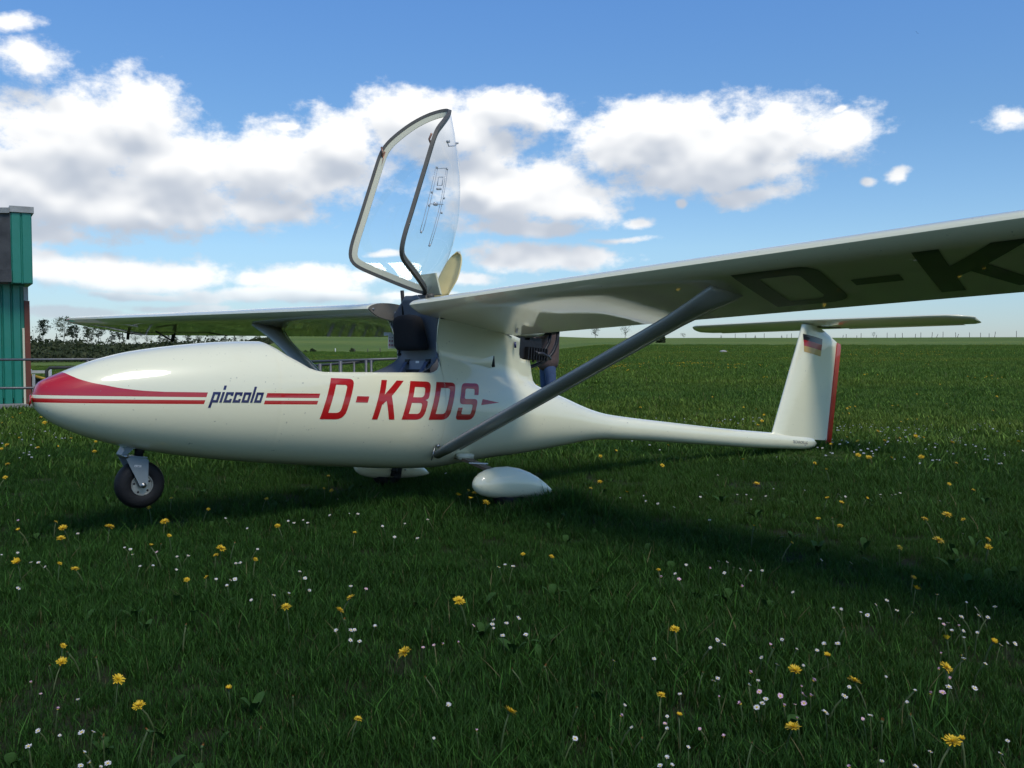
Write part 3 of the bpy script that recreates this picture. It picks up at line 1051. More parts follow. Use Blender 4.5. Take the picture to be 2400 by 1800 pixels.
# frame first (it is the part), perspex is its child
def loop_path():
    P = []
    for j in range(33): P.append(can_pt(0, math.sin(PI * (j / 32 - .5))))             # front arch, near to far
    for i in range(1, 24): P.append(can_pt(i / 24, 1.0))
    for j in range(33): P.append(can_pt(1, math.sin(PI * (.5 - j / 32))))             # rear edge, far to near
    for i in range(1, 24): P.append(can_pt(1 - i / 24, -1.0))
    # round the corners of the hoop
    # (even spacing first, so that the rounding is the same all the way)
    tot = [0.]
    for k in range(len(P)):
        tot.append(tot[-1] + (P[(k + 1) % len(P)] - P[k]).length)
    Q, j, N_ = [], 0, 150
    for k in range(N_):
        s_ = tot[-1] * k / N_
        while tot[j + 1] < s_: j += 1
        Q.append(P[j].lerp(P[(j + 1) % len(P)], (s_ - tot[j]) / max(1e-9, tot[j + 1] - tot[j])))
    P = Q
    for _ in range(9):
        P = [(P[k - 1] + P[k] * 2 + P[(k + 1) % len(P)]) / 4 for k in range(len(P))]
    return P
LP = loop_path()
cen = Vector((.25, 0, 1.75))
def hoop(a0, a1, b0, b1, mt, name, parent):
    rings = []
    n = len(LP)
    for k in range(n + 1):
        p = LP[k % n]
        T = (LP[(k + 1) % n] - LP[(k - 1) % n]).normalized()
        tow = cen - p
        A_ = (tow - T * tow.dot(T)).normalized()
        B_ = T.cross(A_).normalized()
        rings.append([p + A_ * a + B_ * b for a, b in ((a0, b0), (a1, b0), (a1, b1), (a0, b1))])
    m2 = MB()
    m2.rings(rings, cap=False)
    return m2.build(name, mt, parent, angle=50, merge=.0001)
frame = hoop(-.011, .008, -.010, .010, M['seal'], 'canopy_frame', plane)
frame['label'] = 'dark canopy hoop standing open above the wing'
k_ = len(LP) - 12
T_ = (LP[(k_ + 1) % len(LP)] - LP[k_ - 1]).normalized()
sg = -1 if T_.cross((cen - LP[k_])).y < 0 else 1          # which way is outwards
hoop(.0082, .040, sg * .0025, sg * .0075, M['creamw'], 'frame_flange', frame)
hoop(.0082, .020, -sg * .0085, -sg * .0025, M['seal'], 'inner_seal', frame)
glass = mb.build('canopy_perspex', M['glass'], frame)
# sliding vent window in the near pane
def can_off(t_, yn, d=.006):
    p = can_pt(t_, yn)
    a = can_pt(min(1, t_ + .02), yn) - can_pt(max(0, t_ - .02), yn)
    b_ = can_pt(t_, yn + .03) - can_pt(t_, yn - .03)
    nn = a.cross(b_).normalized()
    if nn.y > 0: nn = -nn
    return p + nn * d
mb = MB()
for yn, t0, t1 in ((-.885, .33, .79), (-.745, .345, .86)):
    for off in (-.012, .012):
        e0, e1, e2 = can_off(t0, yn + off), can_off((t0 + t1) / 2, yn + off), can_off(t1, yn + off)
        mb.tube([e0.lerp(e1, i / 5).lerp(e1.lerp(e2, i / 5), i / 5) for i in range(6)], .0016, 6)
    for i in (0, 4, 6, 10):
        p = can_off(lerp(t0, t1, i / 10), yn); q = can_off(lerp(t0, t1, i / 10) + .012, yn)
        mb.tube([p, q], .006, 6)
mb.tube([can_off(.345, -.885 + .14 * i / 6) for i in range(7)], .0028, 6)
mb.tube([can_off(.60, -.885 + .14 * i / 6) for i in range(7)], .0028, 6)
mb.build('vent_rail', M['clearframe'], frame)
mb = MB()
loop = [(.41, -.845), (.41, -.79), (.47, -.79), (.47, -.845), (.41, -.845)]
for a, b_ in zip(loop, loop[1:]):
    mb.tube([can_off(*a), can_off(*b_)], .0024, 6)
mb.build('vent_latch', M['clearframe'], frame)
mb = MB(); mb.tube([can_off(.495, -.84), can_off(.495, -.80)], .007, 6); mb.build('latch_plate', M['clearframe'], frame)
mb = MB(); mb.tube([can_off(.60, -.84), can_off(.60, -.815)], .010, 8); mb.build('vent_knob', M['clearframe'], frame)
mb = MB()
h0 = can_off(.17, -.62)
mb.tube([can_off(.15, -.70, .004), can_off(.185, -.69, .006), can_off(.19, -.5, .008), can_off(.175, -.36, .008)], .003, 6)
mb.tube([can_off(.15, -.70, .0), can_off(.15, -.70, .018)], .008, 8)
mb.tube([can_off(.175, -.36, .0), can_off(.175, -.36, .016)], .006, 8)
mb.build('canopy_hook', M['clearframe'], frame)
M['latch'] = mat('copper_latch', (.30, .16, .11), .4, metal=.4)
for s, t_ in ((1, .03), (-1, .06)):
    mb = MB()
    p = can_pt(t_, s)
    mb.tube([p + Vector((-.01, -s * .012, .02)), p + Vector((-.012, -s * .03, -.01)), p + Vector((-.005, -s * .02, -.035))], .006, 8)
    mb.build('canopy_lock', M['latch'], frame)
mb = MB()
p = can_pt(.02, 1.)
mb.box(p + Vector((.0, -.02, -.06)), (.012, .012, .10), Euler((0, R(10), 0)))
mb.build('lock_handle', M['latch'], frame)
# trough-shaped fairing behind the hoop, cream inside
rows, N1, N2 = [], 16, 14
for i in range(N1 + 1):
    u_ = i / N1
    hw = .098 * math.sqrt(max(0, 1 - max(0, (u_ - .25) / .75)**2.3)) * (.72 + .28 * min(1, u_ / .35)) + .001
    row = []
    for j in range(N2 + 1):
        v_ = 2 * j / N2 - 1
        x = .352 + .125 * u_ - .02 * u_ * u_ + .050 * (1 - abs(v_)**1.15) * (1 - .55 * u_)
        z = 1.185 + .275 * u_ + .01 * (1 - abs(v_))
        row.append((x, v_ * hw, z))
    rows.append(row)
mb = MB(); mb.rings(rows, cap=False, close=False)
fr_ = mb.build('canopy_fairing', [M['cream'], M['gel']], frame)
if fr_.data.polygons[0].normal.x > 0: fr_.data.flip_normals()
so = fr_.modifiers.new('thick', 'SOLIDIFY'); so.thickness = .006; so.offset = -1; so.material_offset = 1; so.material_offset_rim = 0
mb = MB()
mb.rings([[(.30, -.075, 1.19), (.30, .075, 1.19), (.315, .075, 1.185), (.315, -.075, 1.185)], [(.24, -.10, 1.30), (.24, .10, 1.30), (.25, .10, 1.30), (.25, -.10, 1.30)]])
mb.build('rear_gusset', M['gel'], frame, angle=30)
mb = MB()
mb.tube([(.25, -.07, 1.17), (.25, .07, 1.17)], .016, 10)
mb.box((.25, 0, 1.15), (.05, .08, .05))
mb.build('canopy_hinge', M['seal'], frame)

# ---- undercarriage
def ellipsoid_sections(secs, s, yc, n=20):
    return [[(x, s * (yc + math.cos(2 * PI * k / n) * hy), zc - .010 + math.sin(2 * PI * k / n) * hz * (1 if math.sin(2 * PI * k / n) > 0 else .82)) for k in range(n)] for (x, zc, hz, hy) in secs]
PANTS = [(.207, .150, .004, .004), (.212, .150, .022, .020), (.225, .150, .042, .034), (.25, .150, .062, .048), (.29, .151, .079, .060), (.35, .152, .091, .068), (.43, .153, .095, .071), (.51, .149, .090, .068), (.58, .141, .079, .060), (.65, .130, .060, .046), (.71, .119, .038, .030), (.75, .111, .020, .016), (.775, .106, .005, .004)]
def torus(mb, c, Rr, r, axis_y=True, n=36, m_=14, sq=1.0, mi=0):
    rings = []
    for i in range(n):
        a = 2 * PI * i / n
        ring = []
        for k in range(m_):
            b_ = 2 * PI * k / m_
            cr, sr = math.cos(b_), math.sin(b_)
            rr = Rr + r * (abs(cr)**.8) * (1 if cr > 0 else -1)
            ring.append((c[0] + rr * math.cos(a), c[1] + r * sq * (abs(sr)**.8) * (1 if sr > 0 else -1), c[2] + rr * math.sin(a)))
        rings.append(ring)
    rings.append(rings[0])
    mb.rings(rings, cap=False, mi=mi)
for s in (-1, 1):
    mb = MB()
    P0, P1 = [], []
    rings = []
    for i in range(9):
        t_ = i / 8
        c = Vector((lerp(.405, .455, t_), s * lerp(.12, .575, t_), .265 - .095 * t_**1.4))
        w_ = lerp(.036, .026, t_)
        rings.append([c + Vector((-w_, 0, .008)), c + Vector((w_, 0, .008)), c + Vector((w_, 0, -.008)), c + Vector((-w_, 0, -.008))])
    mb.rings(rings)
    leg = mb.build('gear_leg', M['brown'], plane, angle=40)
    mb = MB()
    mb.box((.42, s * .235, .266), (.10, .045, .030), Euler((s * R(-10), 0, 0)))
    mb.build('leg_root_fairing', M['creamw'], leg)
    mb = MB()
    mb.tube([(.36, s * .36, .236), (.48, s * .375, .234)], .004, 6)
    mb.build('brake_line', M['white'], leg)
    mb = MB()
    mb.rings(ellipsoid_sections(PANTS, s, .605))
    pant = mb.build('wheel_fairing', M['gel'], plane)
    mb = MB()
    torus(mb, (.45, s * .605, .122), .075, .037, sq=.95)
    tyre = mb.build('main_tyre', M['tyre'], plane)
    mb = MB(); mb.tube([(.45, s * .575, .122), (.45, s * .635, .122)], .042, 18); mb.build('rim', M['alu'], tyre)
    # inner face: slot for the axle with brake
    mb = MB()
    mb.box((.48, s * .540, .135), (.072, .014, .11), Euler((0, R(6), 0)))
    mb.tube([(.47, s * .52, .085), (.49, s * .545, .075)], .018, 10)
    mb.tube([(.45, s * .50, .125), (.45, s * .56, .122)], .014, 10)
    mb.build('brake_slot', M['black'], pant)
    for x in (.425, .545):
        mb = MB()
        mb.tube([(x, s * .5385, .125), (x, s * .545, .125)], .005, 8)
        mb.build('fairing_screw', M['steel'], pant)
# nose gear
wc = Vector((-1.306, 0, .098))
mb = MB()
def plate(mb, poly, y0, y1, mi=0):
    n = len(poly)
    mb.add([(p[0], y0, p[1]) for p in poly] + [(p[0], y1, p[1]) for p in poly], [tuple(range(n)), tuple(range(2 * n - 1, n - 1, -1))] + [(i, (i + 1) % n, (i + 1) % n + n, i + n) for i in range(n)], mi)
for s in (-1, 1):
    plate(mb, [(-1.397, .228), (-1.300, .222), (-1.290, .215), (-1.286, .112), (-1.297, .086), (-1.312, .084), (-1.324, .098)], s * .051, s * .056)
mb.box((-1.345, 0, .229), (.10, .106, .006), Euler((0, R(3), 0)))
gear = mb.build('nose_gear_fork', M['fork'], plane, angle=30)
mb = MB()
for s in (-1, 1):
    plate(mb, [(-1.398, .226), (-1.404, .240), (-1.384, .281), (-1.352, .284), (-1.352, .270)], s * .036, s * .042)
mb.box((-1.335, 0, .279), (.105, .09, .012))
mb.box((-1.394, 0, .258), (.008, .08, .052), Euler((0, R(26), 0)))
mb.build('gear_bracket', M['fork'], gear, angle=30)
mb = MB(); mb.tube([(-1.318, 0, .225), (-1.318, 0, .245), (-1.316, 0, .246), (-1.316, 0, .272)], [.022, .020, .023, .021], 14); mb.build('rubber_spring', M['black'], gear)
mb = MB(); mb.tube([(-1.392, -.062, .231), (-1.392, .062, .231)], .008, 10); mb.build('pivot_bolt', M['steel'], gear)
mb = MB()
torus(mb, wc, .074, .039, n=44, m_=16, sq=1.05)
ty = mb.build('nose_tyre', M['tyre'], plane)
mb = MB()
rings = []
for y_, r_ in ((-.034, .030), (-.034, .043), (-.039, .0465), (-.039, .050), (-.030, .052), (.030, .052), (.039, .05), (.039, .046), (.034, .043), (.034, .03)):
    rings.append([(wc.x + r_ * math.cos(2 * PI * k / 28), y_, wc.z + r_ * math.sin(2 * PI * k / 28)) for k in range(28)])
mb.rings(rings)
rim = mb.build('rim', M['alu'], ty, angle=30)
for k in range(5):
    mb = MB()
    a = 2 * PI * k / 5 + .5
    mb.tube([(wc.x + .037 * math.cos(a), -.0352, wc.z + .037 * math.sin(a)), (wc.x + .037 * math.cos(a), -.033, wc.z + .037 * math.sin(a))], .0055, 8)
    mb.build('rim_hole', M['black'], rim)
mb = MB(); mb.tube([wc + Vector((0, -.064, 0)), wc + Vector((0, .064, 0))], .007, 8); mb.tube([wc + Vector((0, -.059, 0)), wc + Vector((0, -.0565, 0))], .013, 12); mb.build('axle', M['steel'], gear)
mb = MB(); mb.box((-1.338, -.0568, .187), (.030, .001, .009), Euler((0, R(2), 0))); stk = mb.build('fork_sticker', M['white'], gear, smooth=False)
mb = MB()
for k, w_ in enumerate((.004, .003, .006, .003)):
    mb.box((-1.348 + .0065 * k, -.0577, .187), (w_, .0006, .004), Euler((0, R(2), 0)))
mb.build('sticker_print', M['black'], stk, smooth=False)

# ---- engine behind the wing
cowl = MB()
secs = []
for x, zc, hz, hy in ((.55, 1.035, .03, .10), (.70, 1.022, .045, .13), (.85, 1.022, .040, .135), (.95, 1.028, .040, .13), (1.05, 1.036, .036, .115), (1.12, 1.045, .026, .085), (1.16, 1.05, .008, .04)):
    secs.append([(x, hy * math.cos(2 * PI * k / 20), zc + hz * math.sin(2 * PI * k / 20)) for k in range(20)])
cowl.rings(secs)
cowl.build('engine_cowl', M['gel'], plane)
mb = MB()
mb.box((1.0, 0, .925), (.17, .20, .115))
mb.box((1.07, 0, .965), (.10, .11, .08))
mb.box((.90, 0, .93), (.06, .22, .13))
eng = mb.build('engine_block', M['engine'], plane, smooth=False)
for k in range(8):
    for s in (-1, 1):
        mb = MB()
        mb.box((.95 + .022 * k, s * .105, .90), (.007, .06, .075))
        mb.build('cooling_fin', M['engine'], eng, smooth=False)
mb = MB()
for k in range(5):
    mb.tube([(.97 + .036 * k, -.07 - .01 * (k % 2), .885), (.97 + .036 * k, -.075, .862 - .006 * (k % 3))], .009, 8)
mb.tube([(1.0, -.12, .90), (1.06, -.135, .905), (1.12, -.12, .89), (1.16, -.10, .88)], .012, 8)
mb.tube([(1.01, -.135, .905), (1.01, -.14, .915)], .012, 8)
mb.build('carburettor', M['engine2'], eng)
mb = MB()
pts = [(1.262, -.05, 1.066), (1.262, -.05, 1.02), (1.250, -.05, .975), (1.228, -.05, .93), (1.19, -.05, .888), (1.144, -.055, .860), (1.07, -.06, .832), (.985, -.07, .806)]
mb.tube(pts, .0115, 10)
mb.tube([(.975, -.072, .803), (.99, -.069, .808)], .018, 12)
mb.build('engine_mount_tube', M['engine'], eng)
mb = MB()
mb.tube([(1.225, -.02, 1.05), (1.215, -.02, .99), (1.185, -.02, .94), (1.13, -.03, .905), (1.08, -.05, .885)], .011, 10)
mb.build('exhaust_hose', M['engine'], eng)
mb = MB()
mb.tube([(1.10, 0, 1.062), (1.19, 0, 1.066), (1.28, 0, 1.07)], [.036, .034, .022], 14)
mb.box((1.20, -.03, 1.072), (.16, .09, .012))
mb.build('propeller_shaft_housing', M['engine'], eng, angle=30)
# ================================================================== HANGAR AT THE FRAME'S EDGE
def ray_at(px, py, D):
    X = (px - 1200) / PXF; u = (900 - py) / PXF
    d = Vector((X, math.cos(PXT) + u * math.sin(PXT), -math.sin(PXT) + u * math.cos(PXT)))
    return Vector((0, 0, CAM_H)) + d * (D / d.y)
M['green'] = mat('green_sheet', (.012, .185, .125), .45, coat=.15, vary=(3.0, .7, (.02, .215, .155)), bump=(30, .1))
M['zinc'] = mat('weathered_zinc', (.42, .42, .40), .55, metal=.3, vary=(10, .8, (.25, .24, .22)))
M['stain'] = mat('stained_boards', (.028, .028, .030), .7, vary=(6, .9, (.085, .085, .085)), bump=(12, .4))
M['rust'] = mat('red_brown_trim', (.17, .045, .02), .6, vary=(7, .8, (.11, .03, .018)))
M['dark'] = mat('dark_void', (.01, .01, .011), .9)
M['tubez'] = mat('galvanised_tube', (.17, .175, .18), .5, metal=.55, vary=(16, .8, (.10, .10, .10)))
M['concrete'] = mat('pale_concrete', (.22, .205, .18), .9, vary=(3, .8, (.15, .14, .125)), bump=(20, .5))
M['yellow'] = mat('yellow_paint', (.55, .33, .03), .5, vary=(9, .7, (.42, .25, .03)))
M['timber'] = mat('weathered_timber', (.13, .11, .09), .85, vary=(12, .8, (.08, .07, .06)), bump=(40, .5))
hangar = thing('hangar', 'green sheet-metal hangar with red-brown corner trim at the left edge', 'hangar', (-7.155, 13.77, GZ), (0, 0, R(31)))
HX = -7.05                                     # right-hand corner of the lower wall (world x)
HY = 13.8
hz = lambda z: z - GZ
def hbox(mb, x0, x1, y0, y1, z0, z1):
    mb.box(((x0 + x1) / 2 + 7.1, (y0 + y1) / 2 - 13.8, (z0 + z1) / 2 - GZ), (x1 - x0, y1 - y0, z1 - z0))
mb = MB(); hbox(mb, HX - 9, HX - .02, HY + .02, HY + 9, .08, 1.74); mb.build('wall', M['green'], hangar, smooth=False)
x = HX - .08
for k in range(42):                            # trapezoid sheets, each rib its own strip
    mb = MB()
    x1 = x - .125
    z0, z1 = .0, 1.72
    y0 = HY
    pr = [(x, y0 + .012), (x - .012, y0 - .012), (x1 + .03, y0 - .012), (x1 + .012, y0 + .012)]
    mb.rings([[(a + 7.1, b_ - 13.8, zz - GZ) for a, b_ in pr] for zz in (z0, z1)])
    mb.build('wall_sheet', M['green'], hangar, smooth=False)
    x = x1
mb = MB(); hbox(mb, HX - .035, HX + .035, HY - .03, HY + .06, -.03, 1.50); mb.build('corner_trim', M['rust'], hangar, smooth=False)
mb = MB(); hbox(mb, HX - .065, HX - .038, HY - .022, HY + .02, -.03, 1.1); mb.build('cream_trim', M['creamw'], hangar, smooth=False)
mb = MB(); hbox(mb, HX - .04, HX + .02, HY - .028, HY + .06, 1.505, 1.70); mb.build('zinc_flashing', M['zinc'], hangar, smooth=False)
mb = MB(); hbox(mb, HX - 9, HX - .02, HY - .018, HY + .05, -.03, -.003); mb.build('base_rail', M['zinc'], hangar, smooth=False)
mb = MB(); hbox(mb, HX - 9, HX - .0, HY + .01, HY + .3, -.16, -.035); mb.build('plinth_gap', M['dark'], hangar, smooth=False)
# upper box over the door: green front, stained return running back, zinc cap
F0, F1 = HX - .205, HX + .065
mb = MB(); hbox(mb, F0, F1, HY - .30, HY + 2, 1.735, 2.74); mb.build('parapet', M['green'], hangar, smooth=False)
for k in range(2):
    mb = MB()
    a, b_ = F0 + .005 + k * .135, F0 + .130 + k * .135
    pr = [(a, HY - .302), (a + .012, HY - .318), (b_ - .012, HY - .318), (b_, HY - .302)]
    mb.rings([[(q[0] + 7.1, q[1] - 13.8, zz - GZ) for q in pr] for zz in (1.745, 2.735)])
    mb.build('parapet_sheet', M['green'], hangar, smooth=False)
mb = MB()
pr = [(F0 - .004, HY - .31), (F0 - 1.2, HY + .35), (F0 - 1.2, HY + .45), (F0 - .004, HY - .2)]
mb.rings([[(q[0] + 7.1, q[1] - 13.8, zz - GZ) for q in pr] for zz in (1.92, 2.72)])
mb.build('stained_fascia', M['stain'], hangar, smooth=False)
mb = MB()
pr = [(F0 - .002, HY - .36), (F0 - 1.2, HY + .28), (F0 - 1.2, HY + .45), (F0 - .002, HY - .2)]
mb.rings([[(q[0] + 7.1, q[1] - 13.8, zz - GZ) for q in pr] for zz in (1.75, 1.915)])
mb.build('door_track', M['stain'], hangar, smooth=False)
mb = MB()
hbox(mb, F0 - .01, F1 + .03, HY - .34, HY + 2, 2.743, 2.83)
pr = [(F0 - .012, HY - .345), (F0 - 1.2, HY + .31), (F0 - 1.2, HY + .45), (F0 - .012, HY - .2)]
mb.rings([[(q[0] + 7.1, q[1] - 13.8, zz - GZ) for q in pr] for zz in (2.725, 2.80)])
mb.build('zinc_cap', M['zinc'], hangar, smooth=False)
mb = MB(); hbox(mb, HX - 9, HX - .03, HY + .6, HY + 9, 1.745, 2.6); mb.build('upper_wall', M['stain'], hangar, smooth=False)
# paved apron along the wall
mb = MB()
mb.add([(-16, 12.55, GZ + .022), (-6.55, 12.55, GZ + .022), (-6.4, 13.9, GZ + .022), (-16, 13.9, GZ + .022), (-16, 12.55, GZ - .1), (-6.55, 12.55, GZ - .1), (-6.4, 13.9, GZ - .1), (-16, 13.9, GZ - .1)],
       [(0, 1, 2, 3), (0, 4, 5, 1), (1, 5, 6, 2), (2, 6, 7, 3), (3, 7, 4, 0)])
tag(mb.build('apron_path', M['concrete'], smooth=False), 'narrow concrete strip along the hangar wall', None, None, 'structure')

# ================================================================== TUBE BARRIERS
def barrier(name_label, tubes, posts, r=.017, cat='barrier'):
    c = Vector(tubes[0][0]); c.z = GZ
    root = thing('tube_barrier', name_label, cat, c)
    for pts in tubes:
        mb = MB(); mb.tube([Vector(p) - c for p in pts], r, 10); mb.build('rail', M['tubez'], root)
    for (p, z0, z1, rr) in posts:
        mb = MB()
        mb.tube([Vector((p[0], p[1], z0)) - c, Vector((p[0], p[1], z1)) - c], rr, 10)
        mb.build('post', M['tubez'], root)
    return root
D0 = 12.2
a, b_ = ray_at(-260, 844, D0), ray_at(310, 842, D0)
c_, d_ = ray_at(-260, 911, D0), ray_at(150, 909, D0)
barrier('grey tube barrier in front of the hangar, behind the red nose', [[a, b_], [c_, d_]],
        [(ray_at(206, 843, D0), GZ - .1, a.z, .02), (ray_at(-150, 843, D0), GZ - .1, a.z, .02), (ray_at(300, 843, D0), GZ - .1, a.z, .02)])
D1 = 15.0
e0, e1 = ray_at(109, 862, D1), ray_at(330, 858, D1)
barrier('low grey hoop barrier further back between hangar and nose', [[e0 - Vector((0, 0, .6)), e0 - Vector((0, 0, .05)), e0 + Vector((.05, 0, 0)), e1, e1 - Vector((0, 0, .5))]], [], .026)
D2 = 11.4
f0, f1 = ray_at(700, 848.5, D2 + .3), ray_at(960, 840, D2)
g0, g1 = ray_at(700, 860, D2 + .5), ray_at(876, 846, D2 + .1)
barrier('grey tube barrier seen through the open cockpit', [[f0, f1], [g0, g1]],
        [(ray_at(798, 850, D2), GZ - .1, ray_at(798, 846, D2).z, .022), (ray_at(830, 850, D2 + .1), GZ - .1, ray_at(830, 849, D2 + .1).z, .013),
         (ray_at(858, 850, D2), GZ - .1, ray_at(858, 844, D2).z, .016), (ray_at(870, 850, D2), GZ - .1, ray_at(870, 844, D2).z, .016), (ray_at(775, 855, D2 + .2), GZ - .1, ray_at(775, 851, D2 + .2).z, .014),
         (ray_at(750, 860, D2 + .2), GZ - .1, ray_at(750, 852, D2 + .2).z, .022)])
# painted plank and yellow-edged hurdle beside the hangar
mb = MB()
p0, p1 = ray_at(70, 872, 17), ray_at(117, 871, 17)
mb.box((p0 + p1) / 2, ((p1 - p0).x, .04, .05))
for p in (p0, p1):
    mb.box((p.x, p.y, (p.z + GZ) / 2), (.04, .05, p.z - GZ + .1))
tag(mb.build('plank_fence', M['white'], smooth=False), 'white plank fence in the grass just right of the hangar', 'fence')
hur = thing('hurdle', 'dark low ramp with a yellow top edge, beside the hangar corner', 'ramp', (ray_at(66, 905, 14.6).x, 14.6, GZ))
o_ = Vector((hur.location.x, hur.location.y, GZ))
q0, q1 = ray_at(64, 877, 14.6) - o_, ray_at(112, 890, 14.6) - o_
mb = MB(); mb.tube([q0, q1], .022, 8); mb.build('top_edge', M['yellow'], hur)
mb = MB(); mb.rings([[(q0.x, .03, 0), (q1.x, .03, 0), (q1.x, .03, q1.z - .03), (q0.x, .03, q0.z - .03)], [(q0.x, .09, 0), (q1.x, .09, 0), (q1.x, .09, q1.z - .03), (q0.x, .09, q0.z - .03)]]); mb.build('side_panel', M['stain'], hur, smooth=False)
mb = MB(); w0 = ray_at(74, 877, 14.5) - o_; mb.box((w0.x, -.04, w0.z / 2), (.032, .03, w0.z)); mb.build('post', M['white'], hur, smooth=False)

# ================================================================== PERSON BEHIND THE ENGINE
M['jacket'] = mat('brown_jacket_cloth', (.085, .052, .042), .85, vary=(14, .8, (.125, .08, .068)), bump=(25, .8))
M['jeans'] = mat('blue_jeans', (.030, .055, .13), .85, vary=(10, .8, (.07, .11, .20)), bump=(40, .5))
M['skin'] = mat('skin', (.45, .26, .19), .5)
M['hair'] = mat('hair', (.05, .035, .025), .7, bump=(80, .8))
M['shoe'] = mat('dark_shoe', (.02, .018, .016), .6)
per = thing('person', 'person in a brown jacket and blue jeans standing behind the engine', 'person', (ray_at(1283, 900, 12).x, 12.0, ground_z(ray_at(1283, 900, 12).x, 12.0)), (0, 0, R(14)))
def skin_mesh(name, joints, edges, material, parent, levels=2):
    me = bpy.data.meshes.new(name)
    me.from_pydata([j[0] for j in joints], edges, [])
    o = bpy.data.objects.new(name, me)
    COL.objects.link(o); o.parent = parent
    sk = o.modifiers.new('skin', 'SKIN'); sk.use_smooth_shade = True
    for i, j in enumerate(joints):
        r_ = j[1] if isinstance(j[1], tuple) else (j[1], j[1])
        me.skin_vertices[0].data[i].radius = r_
    me.skin_vertices[0].data[0].use_root = True
    sb = o.modifiers.new('sub', 'SUBSURF'); sb.levels = levels; sb.render_levels = levels
    me.materials.append(material)
    return o
# x: the way the person faces is -x (towards the engine); y across
J = [((0, 0, .86), .115), ((.01, 0, 1.02), .105), ((.02, 0, 1.22), .12), ((.0, 0, 1.36), .08), ((-.01, 0, 1.43), .05), ((-.02, 0, 1.52), (.078, .088)), ((-.02, 0, 1.61), (.06, .07)),
     ((.01, .16, 1.31), .055), ((-.06, .19, 1.08), .042), ((-.26, .17, 1.00), .034), ((-.34, .165, 1.00), .026), ((.01, -.16, 1.31), .055), ((-.04, -.19, 1.07), .042), ((-.24, -.17, .98), .034), ((-.32, -.165, .98), .026),
     ((.0, .085, .82), .085), ((-.005, .09, .46), .058), ((.02, .09, .08), .042), ((-.10, .09, .035), .032), ((.0, -.085, .82), .085), ((.02, -.09, .46), .058), ((.05, -.09, .08), .042), ((-.07, -.09, .035), .032)]
Eg = [(0, 1), (1, 2), (2, 3), (3, 4), (4, 5), (5, 6), (2, 7), (7, 8), (8, 9), (9, 10), (2, 11), (11, 12), (12, 13), (13, 14), (0, 15), (15, 16), (16, 17), (17, 18), (0, 19), (19, 20), (20, 21), (21, 22)]
bodyo = skin_mesh('body', J, Eg, M['skin'], per)
jk = [((0, 0, .55), (.150, .19)), ((0, 0, .72), (.152, .19)), ((.015, 0, 1.03), (.15, .185)), ((.025, 0, 1.22), (.15, .185)), ((.0, 0, 1.375), .085), ((.01, .17, 1.31), .072), ((-.06, .20, 1.08), .060), ((-.25, .175, 1.005), .046), ((.01, -.17, 1.31), .072), ((-.04, -.20, 1.07), .060), ((-.23, -.175, .985), .046)]
skin_mesh('jacket', jk, [(0, 1), (1, 2), (2, 3), (3, 4), (3, 5), (5, 6), (6, 7), (3, 8), (8, 9), (9, 10)], M['jacket'], per)
jn = [((0, 0, .74), (.085, .10)), ((.0, .085, .66), .088), ((-.005, .09, .46), .072), ((.02, .09, .10), .062), ((.0, -.085, .66), .088), ((.02, -.09, .46), .072), ((.05, -.09, .10), .062)]
skin_mesh('jeans', jn, [(0, 1), (1, 2), (2, 3), (0, 4), (4, 5), (5, 6)], M['jeans'], per)
for s in (-1, 1):
    x0 = .02 if s > 0 else .05
    mb = MB(); mb.rings([[(x0 + .05 - .2 * t_ * 1.0, s * .09 + math.cos(2 * PI * k / 12) * .045 * e, .045 * h_ + math.sin(2 * PI * k / 12) * .045 * h_) for k in range(12)] for t_, e, h_ in ((0, .6, .9), (.1, .95, 1.2), (.45, 1, 1.0), (.8, 1, .7), (1, .6, .5))])
    mb.build('shoe', M['shoe'], per)
    # hand: palm and five fingers
    wx, wy, wz = (-.34, .165, 1.0) if s > 0 else (-.32, -.165, .98)
    hj = [((wx, wy, wz), .024), ((wx - .07, wy, wz - .005), (.014, .036))]
    he = [(0, 1)]
    for k, ln in enumerate((.062, .074, .070, .055)):
        oy = (k - 1.5) * .019
        i0 = len(hj)
        hj += [((wx - .085, wy + oy, wz - .006), .0095), ((wx - .085 - ln * .5, wy + oy, wz - .016), .0085), ((wx - .085 - ln * .85, wy + oy, wz - .045), .007)]
        he += [(1, i0), (i0, i0 + 1), (i0 + 1, i0 + 2)]
    i0 = len(hj)
    hj += [((wx - .03, wy - s * .04, wz - .01), .011), ((wx - .06, wy - s * .055, wz - .03), .009), ((wx - .085, wy - s * .05, wz - .045), .008)]
    he += [(0, i0), (i0, i0 + 1), (i0 + 1, i0 + 2)]
    skin_mesh('hand', hj, he, M['skin'], per, 1)
mb = MB()
rings = []
for i in range(9):
    a = PI / 2 * i / 8 * 1.25
    rings.append([(-.012 + .093 * math.sin(a) * math.cos(2 * PI * k / 16) + .02 * math.sin(a), .083 * math.sin(a) * math.sin(2 * PI * k / 16), 1.555 + .115 * math.cos(a) + (.03 if math.cos(2 * PI * k / 16) < -.2 else -.03) * math.sin(a)) for k in range(16)])
mb.rings(rings)
mb.build('hair', M['hair'], bodyo)
mb = MB()
mb.tube([(-.098, 0, 1.535), (-.118, 0, 1.512), (-.10, 0, 1.505)], [.008, .013, .008], 8)
mb.build('nose', M['skin'], bodyo)
mb = MB(); mb.box((-.0955, 0, 1.478), (.006, .04, .008)); mb.build('mouth', M['lip'] if 'lip' in M else mat('lip', (.35, .14, .12), .5), bodyo)
